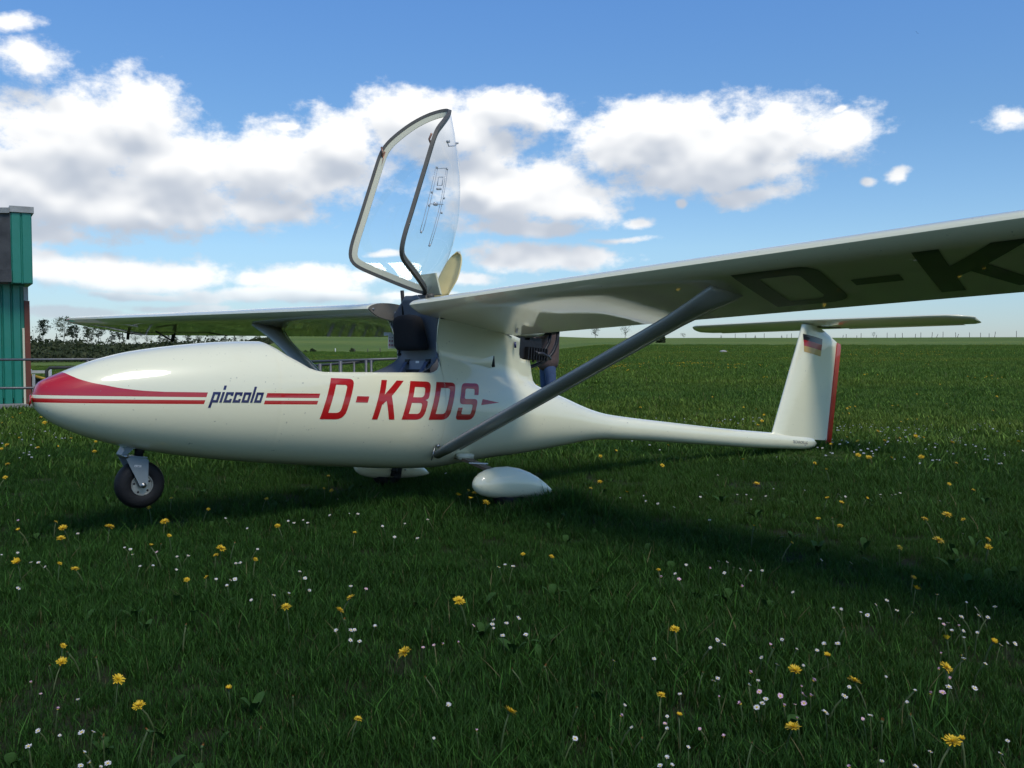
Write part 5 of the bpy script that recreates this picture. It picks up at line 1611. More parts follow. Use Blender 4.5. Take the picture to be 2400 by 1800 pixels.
DAISIES=[(-1.921,4.122,0.067,0.018),(-1.993,3.752,0.064,0.0157),(-2.058,3.751,0.054,0.0141),(-1.835,3.548,0.072,0.0187),(-1.818,3.572,0.066,0.0186),(-1.772,3.53,0.06,0.0154),(-1.707,3.212,0.061,0.0195),(-1.623,3.9,0.05,0.017),(-1.577,3.846,0.057,0.0188),(-1.525,3.739,0.06,0.0159),(-1.291,3.71,0.062,0.0173),(-1.31,3.639,0.074,0.016),(-1.39,3.476,0.076,0.0144),(-1.261,3.493,0.058,0.0143),(-1.379,3.571,0.052,0.0189),(-1.049,3.295,0.072,0.0149),(-1.014,3.347,0.055,0.0164),(-0.981,3.291,0.073,0.0191),(-0.98,3.197,0.073,0.0176),(-1.073,3.614,0.054,0.0163),(-1.056,3.615,0.055,0.0172),(-1.041,3.807,0.067,0.015),(-1.391,4.522,0.057,0.0189),(-1.223,4.311,0.05,0.0191),(-0.943,4.304,0.078,0.0201),(-1.03,4.402,0.061,0.0174),(-0.781,3.42,0.068,0.0179),(-0.729,3.274,0.081,0.0183),(-0.696,3.187,0.058,0.0194),(-0.753,3.129,0.064,0.0177),(-0.849,3.024,0.072,0.0136),(-0.789,3.076,0.074,0.0181),(-0.515,2.72,0.065,0.0172),(-1.029,2.191,0.064,0.0108),(-1.043,2.031,0.055,0.015),(-0.971,1.981,0.066,0.0098),(-0.949,2.035,0.05,0.0184),(-0.909,2.002,0.065,0.0132),(-1.005,1.917,0.07,0.0173),(-0.883,1.902,0.063,0.0125),(-0.845,1.845,0.067,0.0152),(-0.845,1.805,0.08,0.0134),(-0.798,1.82,0.078,0.0165),(-0.83,1.86,0.053,0.0092),(-0.468,2.691,0.075,0.0199),(-0.461,2.714,0.069,0.0156),(-0.467,2.679,0.05,0.016),(-0.436,2.649,0.056,0.0152),(-0.414,2.806,0.051,0.0173),(-0.551,3.175,0.079,0.0158),(-0.504,3.996,0.077,0.0183),(-0.415,4.088,0.053,0.0194),(-0.402,4.45,0.068,0.0199),(-0.05,3.476,0.072,0.0186),(-0.026,3.552,0.06,0.0191),(0.004,3.457,0.079,0.0195),(0.02,2.855,0.063,0.0188),(-0.058,2.757,0.073,0.0169),(-0.057,2.788,0.052,0.0139),(-0.057,2.876,0.051,0.015),(-0.017,2.832,0.054,0.017),(-0.027,2.655,0.071,0.0173),(0.04,2.691,0.062,0.018),(-0.15,2.166,0.059,0.0196),(-0.167,1.972,0.064,0.0085),(0.268,2.433,0.073,0.016),(0.381,2.483,0.062,0.0148),(0.259,2.121,0.078,0.0105),(0.26,2.009,0.072,0.0099),(0.135,1.976,0.061,0.0162),(0.352,2.096,0.061,0.0103),(0.339,2.014,0.066,0.0132),(0.402,2.213,0.068,0.0127),(0.318,1.893,0.056,0.0156),(0.301,1.873,0.049,0.0139),(0.322,1.858,0.056,0.0137),(0.591,3.366,0.074,0.0146),(0.664,3.546,0.064,0.0149),(0.808,3.639,0.056,0.0148),(0.833,3.599,0.062,0.0147),(0.849,3.562,0.05,0.0143),(0.79,3.459,0.054,0.0169),(0.868,3.533,0.051,0.0138),(0.884,3.445,0.063,0.0164),(0.921,3.423,0.072,0.0139),(1.208,3.633,0.062,0.0163),(1.325,3.638,0.05,0.0202),(0.962,3.181,0.056,0.0142),(1.044,2.943,0.064,0.0155),(1.117,2.916,0.054,0.0182),(1.018,2.935,0.069,0.016),(1.106,2.943,0.053,0.014),(1.164,2.97,0.072,0.0155),(1.217,3.014,0.074,0.0168),(1.195,2.882,0.079,0.0156),(1.265,2.934,0.057,0.0154),(1.41,3.08,0.075,0.0179),(1.484,3.033,0.06,0.0142),(1.375,2.839,0.071,0.0202),(1.304,2.828,0.068,0.0136),(1.338,2.846,0.05,0.0142),(1.341,2.754,0.054,0.0138),(1.309,2.759,0.051,0.018),(1.333,2.655,0.078,0.015),(1.438,2.804,0.08,0.0168),(1.428,2.839,0.075,0.0198),(1.452,2.907,0.079,0.0138),(1.557,2.992,0.059,0.0177),(1.268,2.601,0.08,0.0142),(1.376,2.61,0.058,0.0194),(1.411,2.644,0.052,0.0163),(1.419,2.615,0.06,0.0182),(1.194,2.46,0.079,0.0148),(1.193,2.445,0.073,0.0186),(0.576,2.599,0.076,0.0171),(0.591,2.587,0.067,0.0162),(0.54,2.523,0.079,0.0124),(0.772,2.65,0.061,0.0131),(0.672,2.494,0.062,0.0144),(0.884,2.623,0.056,0.0189),(0.838,2.545,0.064,0.0154),(0.926,2.636,0.054,0.0185),(0.692,2.418,0.068,0.0184),(0.765,2.432,0.061,0.012),(0.785,2.554,0.065,0.0126),(0.51,2.34,0.054,0.0154),(0.513,2.309,0.072,0.0138),(0.616,2.316,0.064,0.0114),(0.578,2.258,0.073,0.0156),(0.597,2.174,0.071,0.0161),(0.595,2.197,0.052,0.0163),(0.573,2.162,0.056,0.0178),(0.706,2.082,0.076,0.0212),(0.822,2.255,0.07,0.013),(0.783,2.177,0.077,0.0195),(0.945,2.341,0.063,0.0123),(0.798,2.058,0.078,0.0162),(0.968,2.221,0.073,0.0117),(0.933,2.182,0.06,0.0126),(1.076,2.279,0.061,0.0206),(1.148,2.296,0.051,0.0196),(1.249,2.443,0.062,0.0141),(0.361,1.89,0.08,0.0118),(1.067,1.986,0.052,0.0118),(0.861,1.898,0.067,0.0131),(1.019,1.923,0.052,0.0133),(0.758,1.889,0.051,0.013),(0.799,1.824,0.07,0.0144),(-0.953,5.103,0.057,0.0139),(-0.436,6.152,0.054,0.018),(-0.994,4.436,0.068,0.0137),(-1.07,4.458,0.056,0.0202),(-0.971,4.428,0.056,0.0174),(-0.897,4.594,0.062,0.0189),(-0.402,4.441,0.068,0.0182),(-0.591,4.251,0.074,0.0172),(-0.507,4.415,0.055,0.0148),(-0.775,4.689,0.051,0.0192),(-0.817,4.683,0.052,0.0138),(0.712,5.065,0.08,0.0167),(0.725,5.038,0.055,0.0197),(0.598,5.162,0.052,0.0168),(0.776,4.96,0.056,0.0192),(0.83,4.779,0.069,0.018),(0.934,4.408,0.073,0.0195),(1.042,5.163,0.06,0.0177),(1.261,5.222,0.063,0.0144),(1.286,5.118,0.076,0.0176),(1.274,4.969,0.075,0.015),(1.401,5.15,0.066,0.0168),(1.502,5.359,0.072,0.0141),(1.686,5.381,0.06,0.0169),(1.341,6.081,0.051,0.0174),(2.036,5.154,0.073,0.0165),(2.007,5.084,0.07,0.0177),(2.166,5.27,0.056,0.0144),(2.2,5.29,0.06,0.0204),(2.127,5.22,0.06,0.0165),(2.327,5.396,0.051,0.0151),(2.313,5.044,0.054,0.0199),(1.808,5.167,0.072,0.0195),(1.765,5.004,0.081,0.0178),(1.804,5.049,0.079,0.0172),(3.602,7.261,0.062,0.02),(3.779,7.173,0.078,0.0201),(3.749,7.107,0.064,0.0189),(3.461,6.604,0.062,0.0181),(3.795,7.133,0.081,0.0199),(2.921,7.873,0.058,0.02),(3.067,8.028,0.055,0.0143),(3.985,7.294,0.072,0.02),(2.372,6.822,0.058,0.0171),(2.49,7.499,0.07,0.023),(2.035,4.205,0.05,0.0138),(3.737,9.695,0.073,0.0097),(4.308,9.668,0.058,0.0097),(4.261,9.488,0.063,0.0095),(4.619,9.545,0.06,0.0095),(3.627,9.324,0.073,0.0093),(3.622,8.546,0.073,0.0085),(4.848,10.024,0.058,0.01),(3.56,9.59,0.052,0.0096),(4.21,9.343,0.058,0.0093),(4.593,9.813,0.062,0.0098),(4.21,9.219,0.051,0.0092),(4.187,9.441,0.054,0.0094),(3.512,8.87,0.074,0.0089),(3.953,9.321,0.072,0.0093),(4.186,9.012,0.08,0.009),(4.805,9.658,0.081,0.0097),(3.813,9.271,0.077,0.0093),(4.934,9.869,0.061,0.0099),(4.662,9.501,0.054,0.0095),(3.624,9.485,0.059,0.0095),(5.007,9.918,0.064,0.0099),(3.697,9.339,0.066,0.0093),(4.169,9.702,0.066,0.0097),(4.151,9.381,0.06,0.0094),(3.994,9.028,0.076,0.009),(4.912,9.848,0.058,0.0098),(4.432,9.1,0.064,0.0091),(3.504,9.389,0.078,0.0094),(4.3,8.816,0.075,0.0088),(4.277,9.726,0.058,0.0097),(4.389,9.468,0.057,0.0095),(3.917,8.889,0.075,0.0089),(3.608,9.173,0.049,0.0092),(4.794,9.42,0.053,0.0094),(3.394,9.402,0.066,0.0094),(3.634,9.79,0.066,0.0098),(3.773,9.559,0.054,0.0096),(3.648,10.317,0.05,0.0103),(4.107,9.18,0.055,0.0092),(3.719,9.28,0.074,0.0093),(4.51,9.184,0.064,0.0092),(4.783,9.373,0.081,0.0094),(3.602,9.065,0.074,0.0091),(3.218,9.152,0.081,0.0092),(3.801,10.036,0.05,0.01),(3.499,9.404,0.055,0.0094),(3.362,9.513,0.049,0.0095),(4.899,9.725,0.063,0.0097),(4.841,9.81,0.06,0.0098),(4.079,9.446,0.05,0.0094),(4.435,9.811,0.066,0.0098),(4.427,9.878,0.052,0.0099),(4.958,9.902,0.059,0.0099),(4.467,9.614,0.057,0.0096),(3.722,9.657,0.075,0.0097),(3.811,8.821,0.062,0.0088),(4.058,9.297,0.057,0.0093),(4.263,9.652,0.05,0.0097),(3.446,9.856,0.063,0.0099),(3.472,9.744,0.069,0.0097),(3.944,8.362,0.071,0.0091),(3.931,8.292,0.078,0.009),(4.012,8.469,0.075,0.0092),(3.993,8.339,0.057,0.0091),(4.148,8.841,0.053,0.0096),(3.807,7.986,0.073,0.0087),(3.9,8.265,0.074,0.009),(3.853,8.145,0.065,0.0089),(3.759,7.984,0.076,0.0087),(3.837,8.083,0.067,0.0088),(3.996,8.381,0.058,0.0091),(3.973,8.505,0.054,0.0093),(3.942,8.298,0.049,0.0091),(3.994,8.352,0.07,0.0091),(3.817,7.963,0.078,0.0087),(3.909,8.219,0.078,0.009),(3.855,8.129,0.064,0.0089),(4.027,8.39,0.07,0.0092),(3.937,8.219,0.079,0.009),(3.749,7.945,0.075,0.0087),(4.033,8.371,0.068,0.0091),(3.914,8.202,0.062,0.0089),(3.914,8.284,0.066,0.009),(4.194,8.724,0.054,0.0095),(3.941,8.232,0.055,0.009),(2.399,9.706,0.071,0.0097),(2.469,9.999,0.081,0.01),(1.584,10.253,0.067,0.0103),(2.536,10.339,0.062,0.0103),(1.868,10.147,0.06,0.0101),(1.964,10.117,0.064,0.0101),(2.719,10.356,0.075,0.0104),(1.292,9.402,0.063,0.0094),(2.356,9.165,0.08,0.0092),(1.864,9.501,0.054,0.0095),(2.754,10.451,0.059,0.0105),(2.27,9.511,0.066,0.0095),(2.269,9.978,0.062,0.01),(1.773,10.061,0.076,0.0101),(1.759,10.482,0.076,0.0105),(2.195,10.108,0.079,0.0101),(2.625,10.607,0.069,0.0106),(2.572,9.882,0.05,0.0099),(2.477,9.416,0.067,0.0094),(2.557,9.845,0.067,0.0098),(1.336,9.642,0.065,0.0096),(1.658,10.347,0.058,0.0103),(2.241,9.855,0.072,0.0099),(1.787,9.24,0.078,0.0092),(2.282,10.355,0.052,0.0104),(1.614,9.425,0.07,0.0094),(1.947,9.637,0.061,0.0096),(1.924,10.409,0.065,0.0104),(1.972,9.399,0.078,0.0094),(1.507,9.407,0.08,0.0094),(2.498,9.506,0.07,0.0095),(2.702,10.84,0.055,0.0108),(2.078,9.332,0.079,0.0093),(1.497,10.429,0.055,0.0104),(-5.09,9.719,0.061,0.0106),(-4.96,9.719,0.076,0.0106),(-5.6,11.679,0.059,0.0127),(-6.055,11.172,0.058,0.0122),(-5.957,11.116,0.08,0.0121),(-3.988,8.619,0.079,0.0094),(-5.299,9.821,0.059,0.0107),(-5.41,10.414,0.062,0.0114),(-4.857,9.402,0.058,0.0103),(-5.138,10.357,0.053,0.0113),(-5.526,10.421,0.057,0.0114),(-5.047,9.412,0.081,0.0103),(-5,10.311,0.051,0.0112),(-5.93,10.984,0.056,0.012),(-4.918,9.555,0.055,0.0104),(-4.94,10.311,0.051,0.0112),(-4.481,9.382,0.066,0.0102),(-5.134,10.077,0.073,0.011),(-4.561,9.047,0.076,0.0099),(-4.67,9.145,0.069,0.01),(-5.318,10.49,0.075,0.0114),(-4.688,9.364,0.049,0.0102),(-5.452,10.082,0.058,0.011),(-4.364,8.551,0.08,0.0093),(-4.814,10.335,0.051,0.0113),(-4.23,9.012,0.057,0.0098),(-5.179,9.878,0.064,0.0108),(-4.804,8.954,0.057,0.0098),(-4.248,8.672,0.066,0.0095),(-4.51,9.427,0.05,0.0103),(-4.671,9.662,0.056,0.0105),(-5.018,9.326,0.08,0.0102),(-6.096,11.159,0.053,0.0122),(-5.389,11.235,0.078,0.0123),(-6.101,11.324,0.055,0.0124),(-5.017,10.662,0.081,0.0116),(-4.766,8.743,0.071,0.0095),(-4.694,8.746,0.07,0.0095),(-4.369,8.938,0.053,0.0098),(-4.498,9.683,0.051,0.0106)]
PINK_DAISIES=[(-1.43,3.748,0.068,0.0148),(-1.215,2.336,0.051,0.0123),(-1.126,2.209,0.07,0.0091),(-1.038,2.111,0.071,0.0156),(-2.398,4.526,0.046,0.0201),(-0.503,3.202,0.061,0.0162),(-0.118,2.823,0.048,0.0163),(-0.243,2.536,0.075,0.0125),(-0.221,2.624,0.053,0.0121),(-0.198,2.642,0.049,0.0146),(-0.155,2.659,0.049,0.0131),(-0.078,2.028,0.056,0.0127),(0.243,2.07,0.072,0.017),(0.346,2.089,0.047,0.012),(0.545,3.403,0.051,0.02),(0.59,3.281,0.075,0.0189),(0.733,3.447,0.074,0.0153),(0.803,3.254,0.056,0.0201),(1.302,2.798,0.06,0.0138),(1.33,2.761,0.066,0.0136),(0.73,2.622,0.054,0.0164),(0.622,2.419,0.046,0.0199),(0.605,2.262,0.055,0.0167),(0.749,2.303,0.067,0.0227),(0.708,2.263,0.068,0.0119),(0.7,2.224,0.062,0.0256),(0.718,2.223,0.059,0.0175),(0.644,2.219,0.061,0.0182),(0.689,2.181,0.058,0.0172),(0.494,2.212,0.061,0.0116),(0.531,2.146,0.07,0.0194),(0.642,2.182,0.051,0.0161),(0.662,2.16,0.063,0.0107),(0.634,2.055,0.073,0.0108),(0.782,2.059,0.07,0.0108),(1.023,2.262,0.05,0.0179),(1.027,2.206,0.074,0.0189),(1.095,2.313,0.07,0.0145),(1.123,2.435,0.05,0.0152),(1.181,2.55,0.053,0.0134),(0.417,2.05,0.051,0.0108),(0.463,2.019,0.047,0.0149),(0.663,1.811,0.074,0.0149)]
WITHERED=[(-0.868,1.958,0.072,0.0193),(-0.77,1.952,0.089,0.016),(-0.553,2.025,0.061,0.015),(-0.654,1.946,0.057,0.016),(-0.507,2.139,0.089,0.0141),(-1.18,2.461,0.086,0.0142),(-0.942,2.678,0.093,0.0154),(-1.089,2.426,0.082,0.014),(-1.192,2.385,0.076,0.012),(-1.141,3.828,0.085,0.0189),(-1.479,3.925,0.06,0.0161),(-0.214,2.296,0.077,0.0151),(0.204,1.895,0.073,0.0156),(0.277,1.97,0.062,0.013),(0.084,2.371,0.079,0.0195),(-0,2.383,0.068,0.012),(-0.504,2.793,0.075,0.0184),(0.15,2.122,0.07,0.012),(0.485,2.355,0.068,0.0155),(0.819,2.044,0.07,0.0202),(0.885,2.052,0.079,0.0169),(0.489,1.878,0.093,0.0139),(0.7,2.479,0.091,0.0122),(1.496,4.354,0.089,0.0215),(0.954,2.665,0.088,0.012)]
# ================================================================== MEADOW: flowers
M['petal_y'] = mat('dandelion_yellow', (.70, .48, .012), .6, vary=(60, .8, (.64, .39, .010)))
M['petal_w'] = mat('daisy_white', (.60, .59, .58), .7)
M['petal_p'] = mat('daisy_pink', (.62, .40, .50), .6)
M['disc'] = mat('daisy_disc', (.60, .40, .02), .7)
M['stem'] = mat('flower_stem', (.040, .070, .016), .6)
M['stem2'] = mat('pale_stem', (.075, .10, .03), .6)
M['sepal'] = mat('green_sepal', (.05, .09, .02), .6)
M['wither'] = mat('withered_head', (.46, .17, .035), .8, vary=(80, .8, (.26, .09, .03)))
def mk(name, mb, mats):
    o = mb.build(name, mats, None, smooth=True, recalc=False)
    me = o.data
    bpy.data.objects.remove(o)
    return me
def head_dandelion(seed, open_=1.0):
    rnd = random.Random(seed)
    mb = MB()
    for ring, (n, r0, r1, el) in enumerate(((20, .12, .52, 12), (18, .09, .46, 28), (15, .06, .37, 46), (9, .03, .24, 66))):
        for k in range(n):
            a = 2 * PI * (k + rnd.random() * .7) / n
            e = R(lerp(75, el + rnd.gauss(0, 7), open_))
            rr = r1 * (.85 + .3 * rnd.random())
            w = .036 * (.8 + .5 * rnd.random())
            ca, sa = math.cos(a), math.sin(a)
            def P(r, off, lift=0): return (ca * r * math.cos(e) - sa * off, sa * r * math.cos(e) + ca * off, r * math.sin(e) + lift + .02)
            mb.add([P(r0, -w * .5), P(r0, w * .5), P(rr * .75, w), P(rr, w * .7, -.02), P(rr, -w * .7, -.02), P(rr * .75, -w)], [(0, 1, 2, 5), (5, 2, 3, 4)])
    for k in range(10):
        a = 2 * PI * k / 10
        ca, sa = math.cos(a), math.sin(a)
        mb.add([(ca * .05, sa * .05, -.14), (ca * .16 - sa * .06, sa * .16 + ca * .06, -.04), (ca * .24, sa * .24, .06), (ca * .16 + sa * .06, sa * .16 - ca * .06, -.04)], [(0, 1, 2, 3)], 1)
    return mk('dandelion_head', mb, [M['petal_y'], M['sepal']])
def head_daisy(seed, petal, cup=10):
    rnd = random.Random(seed)
    mb = MB()
    n = 17
    for k in range(n):
        a = 2 * PI * (k + rnd.random() * .4) / n
        e = R(cup + rnd.gauss(0, 8)); w = .075
        ca, sa = math.cos(a), math.sin(a)
        rr = .5 * (.9 + .2 * rnd.random())
        def P(r, off): return (ca * r * math.cos(e) - sa * off, sa * r * math.cos(e) + ca * off, r * math.sin(e))
        mb.add([P(.12, -w * .4), P(.12, w * .4), P(rr * .8, w), P(rr, 0), P(rr * .8, -w)], [(0, 1, 2, 4), (4, 2, 3)])
    rings = [[(.19 * math.sin(a) * math.cos(2 * PI * k / 10), .19 * math.sin(a) * math.sin(2 * PI * k / 10), .02 + .11 * math.cos(a)) for k in range(10)] for a in (.1, .6, 1.1, 1.57)]
    mb.rings(rings, mi=1)
    rings = [[(.15 * q * math.cos(2 * PI * k / 8), .15 * q * math.sin(2 * PI * k / 8), -.1 + .1 * q) for k in range(8)] for q in (.3, 1)]
    mb.rings(rings, mi=2, cap=False)
    return mk('daisy_head', mb, [petal, M['disc'], M['sepal']])
def head_wither(seed):
    rnd = random.Random(seed)
    mb = MB()
    for k in range(26):
        a = rnd.random() * 2 * PI; e = R(55 + 30 * rnd.random()); rr = .3 + .35 * rnd.random()
        ca, sa = math.cos(a), math.sin(a)
        mb.add([(ca * .1 - sa * .03, sa * .1 + ca * .03, .0), (ca * .1 + sa * .03, sa * .1 - ca * .03, .0), (ca * rr * math.cos(e), sa * rr * math.cos(e), rr * math.sin(e))], [(0, 1, 2)])
    mb.rings([[(q * math.cos(2 * PI * k / 9), q * math.sin(2 * PI * k / 9), z) for k in range(9)] for q, z in ((.05, -.3), (.17, -.2), (.2, 0), (.12, .2))], mi=1)
    return mk('withered_head', mb, [M['wither'], M['sepal']])
HD = [head_dandelion(i, o_) for i, o_ in enumerate((1, 1, .95, .75, 1, .45))]
HW = [head_daisy(i, M['petal_w'], c) for i, c in enumerate((8, 15, 40, 5))]
HP = [head_daisy(i + 9, M['petal_p'], c) for i, c in enumerate((15, 45, 60))]
HX_ = [head_wither(i) for i in range(3)]
def stem_mesh(seed, r, bend):
    mb = MB()
    mb.tube([(0, 0, 0), (bend * .15, 0, .35), (bend * .5, 0, .7), (bend, 0, 1.0)], [r, r, r * .9, r * .8], 5)
    return mk('stem', mb, [M['stem'] if seed % 2 else M['stem2']])
STEMS = [stem_mesh(i, .03, b_) for i, b_ in enumerate((.1, .25, .45, -.1))]

def zone(x, y):
    q = x / y
    if y < 2.75: L_, cut = ('front grass below the nose', 'front grass below the cockpit', 'front grass below the strut', 'front grass below the boom', 'front grass at lower right'), (-.28, -.05, .16, .34)
    elif y < 4.1: L_, cut = ('grass before the nose wheel', 'grass before the registration', 'grass before the wheel fairing', 'grass under the near wing', 'wing-shaded grass at right'), (-.28, -.05, .16, .34)
    elif y < 6.6: L_, cut = ('grass beside the nose wheel', 'grass under the fuselage', 'grass by the wheel fairing', 'grass before the tail boom', 'grass before the fin'), (-.28, -.05, .12, .32)
    else: L_, cut = ('grass near the hangar', 'grass beyond the tail boom', 'grass right of the fin'), (-.25, .33)
    for c, nm in zip(cut, L_):
        if q < c: return nm
    return L_[-1]
LOOKS = {'dandelion': ['wide-open', 'wide-open', 'open', 'half-open', 'wide-open', 'nearly closed'], 'withered_dandelion': ['brown'] * 3,
         'daisy': ['flat', 'open', 'half-closed', 'flat'], 'pink_daisy': ['open', 'half-closed', 'shut']}
def plant_flowers(data, heads, kind, name, group, parts_over, colour, tiltmax):
    rnd = random.Random(len(data))
    zones = {}
    for it in data:
        zones.setdefault(zone(it[0], it[1]), []).append(it)
    for z_, items in zones.items():
        items.sort(key=lambda t_: -t_[3] / t_[1])
        for i, (x, y, h, s) in enumerate(items):
            ordn = ['largest', 'second largest', 'third largest', 'fourth largest'][i] if i < 4 else None
            lab = f'{ordn} {colour} {kind} in the {z_}' if ordn else f'small {colour} {kind} among others in the {z_}'
            hi_ = rnd.randrange(len(heads))
            hd = heads[hi_]
            az = rnd.random() * 2 * PI
            tl = R(rnd.random() * tiltmax)
            if not ordn:
                look = LOOKS[name][hi_]
                tw = 'upright' if tl < R(tiltmax) * .33 else ('slightly tilted' if tl < R(tiltmax) * .66 else 'tilted')
                near = [d for d in DANDELIONS if (d[0] - x)**2 + (d[1] - y)**2 < (.05 * y)**2 and d[:2] != (x, y)]
                side = ' by a dandelion' if near else ''
                lab = f'small {tw} {look} {kind}{side} in the {z_}'
            gz = ground_z(x, y)
            top = Vector((x, y, GZ + h))
            root = bpy.data.objects.new(name, None)
            root.empty_display_size = .02
            COL.objects.link(root)
            tag(root, lab, kind.split()[-1], group)
            stm = STEMS[rnd.randrange(4)]
            hgt = max(.02, top.z - gz)
            bx = stm.vertices[-1].co.x
            bx = .1 if stm is STEMS[0] else .25 if stm is STEMS[1] else .45 if stm is STEMS[2] else -.1
            # foot of the plant so that the bent stem ends under the head
            root.location = (x - math.cos(az) * bx * hgt, y - math.sin(az) * bx * hgt, gz)
            hh = bpy.data.objects.new('flower_head', hd)
            COL.objects.link(hh); hh.parent = root
            hh.location = (math.cos(az) * bx * hgt, math.sin(az) * bx * hgt, hgt)
            ta = rnd.gauss(-PI / 2 + .5, 1.0)            # heads turn towards the light
            tl = tl * .75 + R(10)
            hh.rotation_euler = (Matrix.Rotation(ta, 3, 'Z') @ Matrix.Rotation(tl, 3, 'Y') @ Matrix.Rotation(-ta + rnd.random() * 6, 3, 'Z')).to_euler()
            s *= .86 if 'daisy' in name else 1.0
            hh.scale = (s, s, s)
            so_ = bpy.data.objects.new('stem', stm)
            COL.objects.link(so_); so_.parent = root
            so_.rotation_euler = (0, 0, az)
            rr = (.0017 if 'dandelion' in kind or 'withered' in kind else .0008) / .03
            so_.scale = (hgt if True else 1, hgt if True else 1, hgt)
            so_.scale = (hgt, rr, hgt)
plant_flowers(DANDELIONS, HD, 'dandelion', 'dandelion', 'dandelions in the meadow', .02, 'yellow', 42)
plant_flowers(WITHERED, HX_, 'withered dandelion', 'withered_dandelion', 'withered dandelions in the meadow', .02, 'orange-brown', 35)
DAISIES.sort(key=lambda t_: -t_[3] / t_[1])
plant_flowers(DAISIES[:255], HW, 'white daisy', 'daisy', 'white daisies in the meadow', .02, 'yellow-eyed', 45)
plant_flowers(PINK_DAISIES, HP, 'pink daisy', 'pink_daisy', 'pink-tinged daisies in the meadow', .02, 'half-closed', 50)

# far flowers: beyond counting, one mass for each colour
def far_flowers(name, label, items, material):
    rnd = random.Random(4)
    mb = MB()
    for x, y, z, s in items:
        g = ground_z(x, y)
        a = rnd.random() * PI
        c, d = math.cos(a) * s, math.sin(a) * s
        mb.add([(x - c, y - d, g + z - s * .45), (x + c, y + d, g + z - s * .45), (x + c * .8, y + d * .8, g + z + s * .45), (x - c * .8, y - d * .8, g + z + s * .45)], [(0, 1, 2, 3)])
        mb.add([(x + d, y - c, g + z), (x + c, y + d, g + z + s * .2), (x - d, y + c, g + z), (x - c, y - d, g + z + s * .2)], [(0, 1, 2, 3)])
    o = mb.build(name, material, None, smooth=False, recalc=False)
    tag(o, label, 'flowers', None, 'stuff')
rnd = random.Random(21)
it = []
while len(it) < 2400:
    az = R(-33 + 66 * rnd.random())
    D = 9 * (13 ** rnd.random())
    x, y = D * math.sin(az), D * math.cos(az)
    cl = .6 * noise.noise(Vector((x * .11, y * .11, 4.))) + .6 * noise.noise(Vector((x * .5, y * .5, 8.)))
    right = sstep(az, -.05, .25)
    if cl > .30 - .22 * right * sstep(D, 20, 45) + (.25 if D < 18 else 0) + .75 * rnd.random():
        it.append((x, y, .05 + .05 * rnd.random(), .017 + .010 * rnd.random()))
far_flowers('distant_dandelions', 'yellow haze of dandelions far out in the field', it, M['petal_y'])
it = [(x, y, h + GZ - ground_z(x, y), s * .5) for x, y, h, s in DAISIES[255:]]
for k in range(300):
    az = px_az(lerp(1480, 2400, rnd.random()) if rnd.random() < .9 else lerp(0, 200, rnd.random()))
    D = rnd.choice((8.6, 9.2, 9.8, 10.5, 8.0)) + rnd.gauss(0, .4)
    x, y = D * math.sin(az), D * math.cos(az)
    if noise.noise(Vector((x * .8, y * .8, 2.))) > -.05:
        it.append((x, y, .05 + .03 * rnd.random(), .008 + .003 * rnd.random()))
far_flowers('distant_daisies', 'specks of white daisies in bands beyond the tail', it, M['petal_w'])

# ================================================================== MEADOW: grass
def grass_mat(nm, GR_DARK, GR_LIGHT, GR_YEL):
    m_ = bpy.data.materials.new(nm)
    m_.use_nodes = True
    t = NT(m_.node_tree)
    b = t.n['Principled BSDF']
    at_ = t.node('ShaderNodeAttribute'); at_.attribute_name = 'tone'
    oi = t.node('ShaderNodeObjectInfo')
    geo = t.node('ShaderNodeNewGeometry')
    P = geo.outputs['Position']
    n1 = t.noise(t.v('MULTIPLY', P, (.9, .9, 0)), 1.0, 4, .65)[0]
    n2 = t.noise(t.v('MULTIPLY', P, (.05, .14, 0)), 1.0, 3, .6)[0]
    tone = t.sep(at_.outputs['Color'])
    c = t.mix(t.m('ADD', t.m('MULTIPLY', tone[0], .7), t.m('MULTIPLY', t.m('SUBTRACT', n1, .5), 1.7), clamp=True), GR_DARK, GR_LIGHT)
    c = t.mix(t.m('MULTIPLY', t.smooth(n2, .42, .68), .5), c, GR_YEL)
    c = t.mix(t.m('MULTIPLY', t.smooth(tone[0], .80, .98), .75), c, tuple(q * 1.9 for q in GR_LIGHT))
    c = t.mix(t.m('GREATER_THAN', tone[1], .984), c, (.13, .115, .05))
    t.l.new(c, b.inputs['Base Color'])
    b.inputs['Roughness'].default_value = .6
    b.inputs['Specular IOR Level'].default_value = .14
    tr = t.node('ShaderNodeBsdfTranslucent')
    t.l.new(t.mix(.5, c, (.09, .14, .012)), tr.inputs['Color'])
    mx = t.node('ShaderNodeMixShader'); mx.inputs[0].default_value = .30
    t.l.new(b.outputs[0], mx.inputs[1]); t.l.new(tr.outputs[0], mx.inputs[2])
    t.l.new(mx.outputs[0], t.n['Material Output'].inputs[0])
    return m_
M['grass'] = grass_mat('shaded_grass_blade', (.015, .050, .008), (.038, .104, .016), (.066, .108, .014))  # near grass: the shade it lies in is worked into a darker colour
M['grass_half_lit'] = grass_mat('half_lit_grass_blade', (.034, .085, .013), (.076, .150, .024), (.115, .155, .020))  # same grass, painted halfway between the shaded and sunlit colours
M['grass_sunlit'] = grass_mat('sunlit_grass_blade', (.062, .125, .020), (.13, .215, .035), (.20, .225, .030))  # same grass far out: sunlight on the field painted in as lighter colour
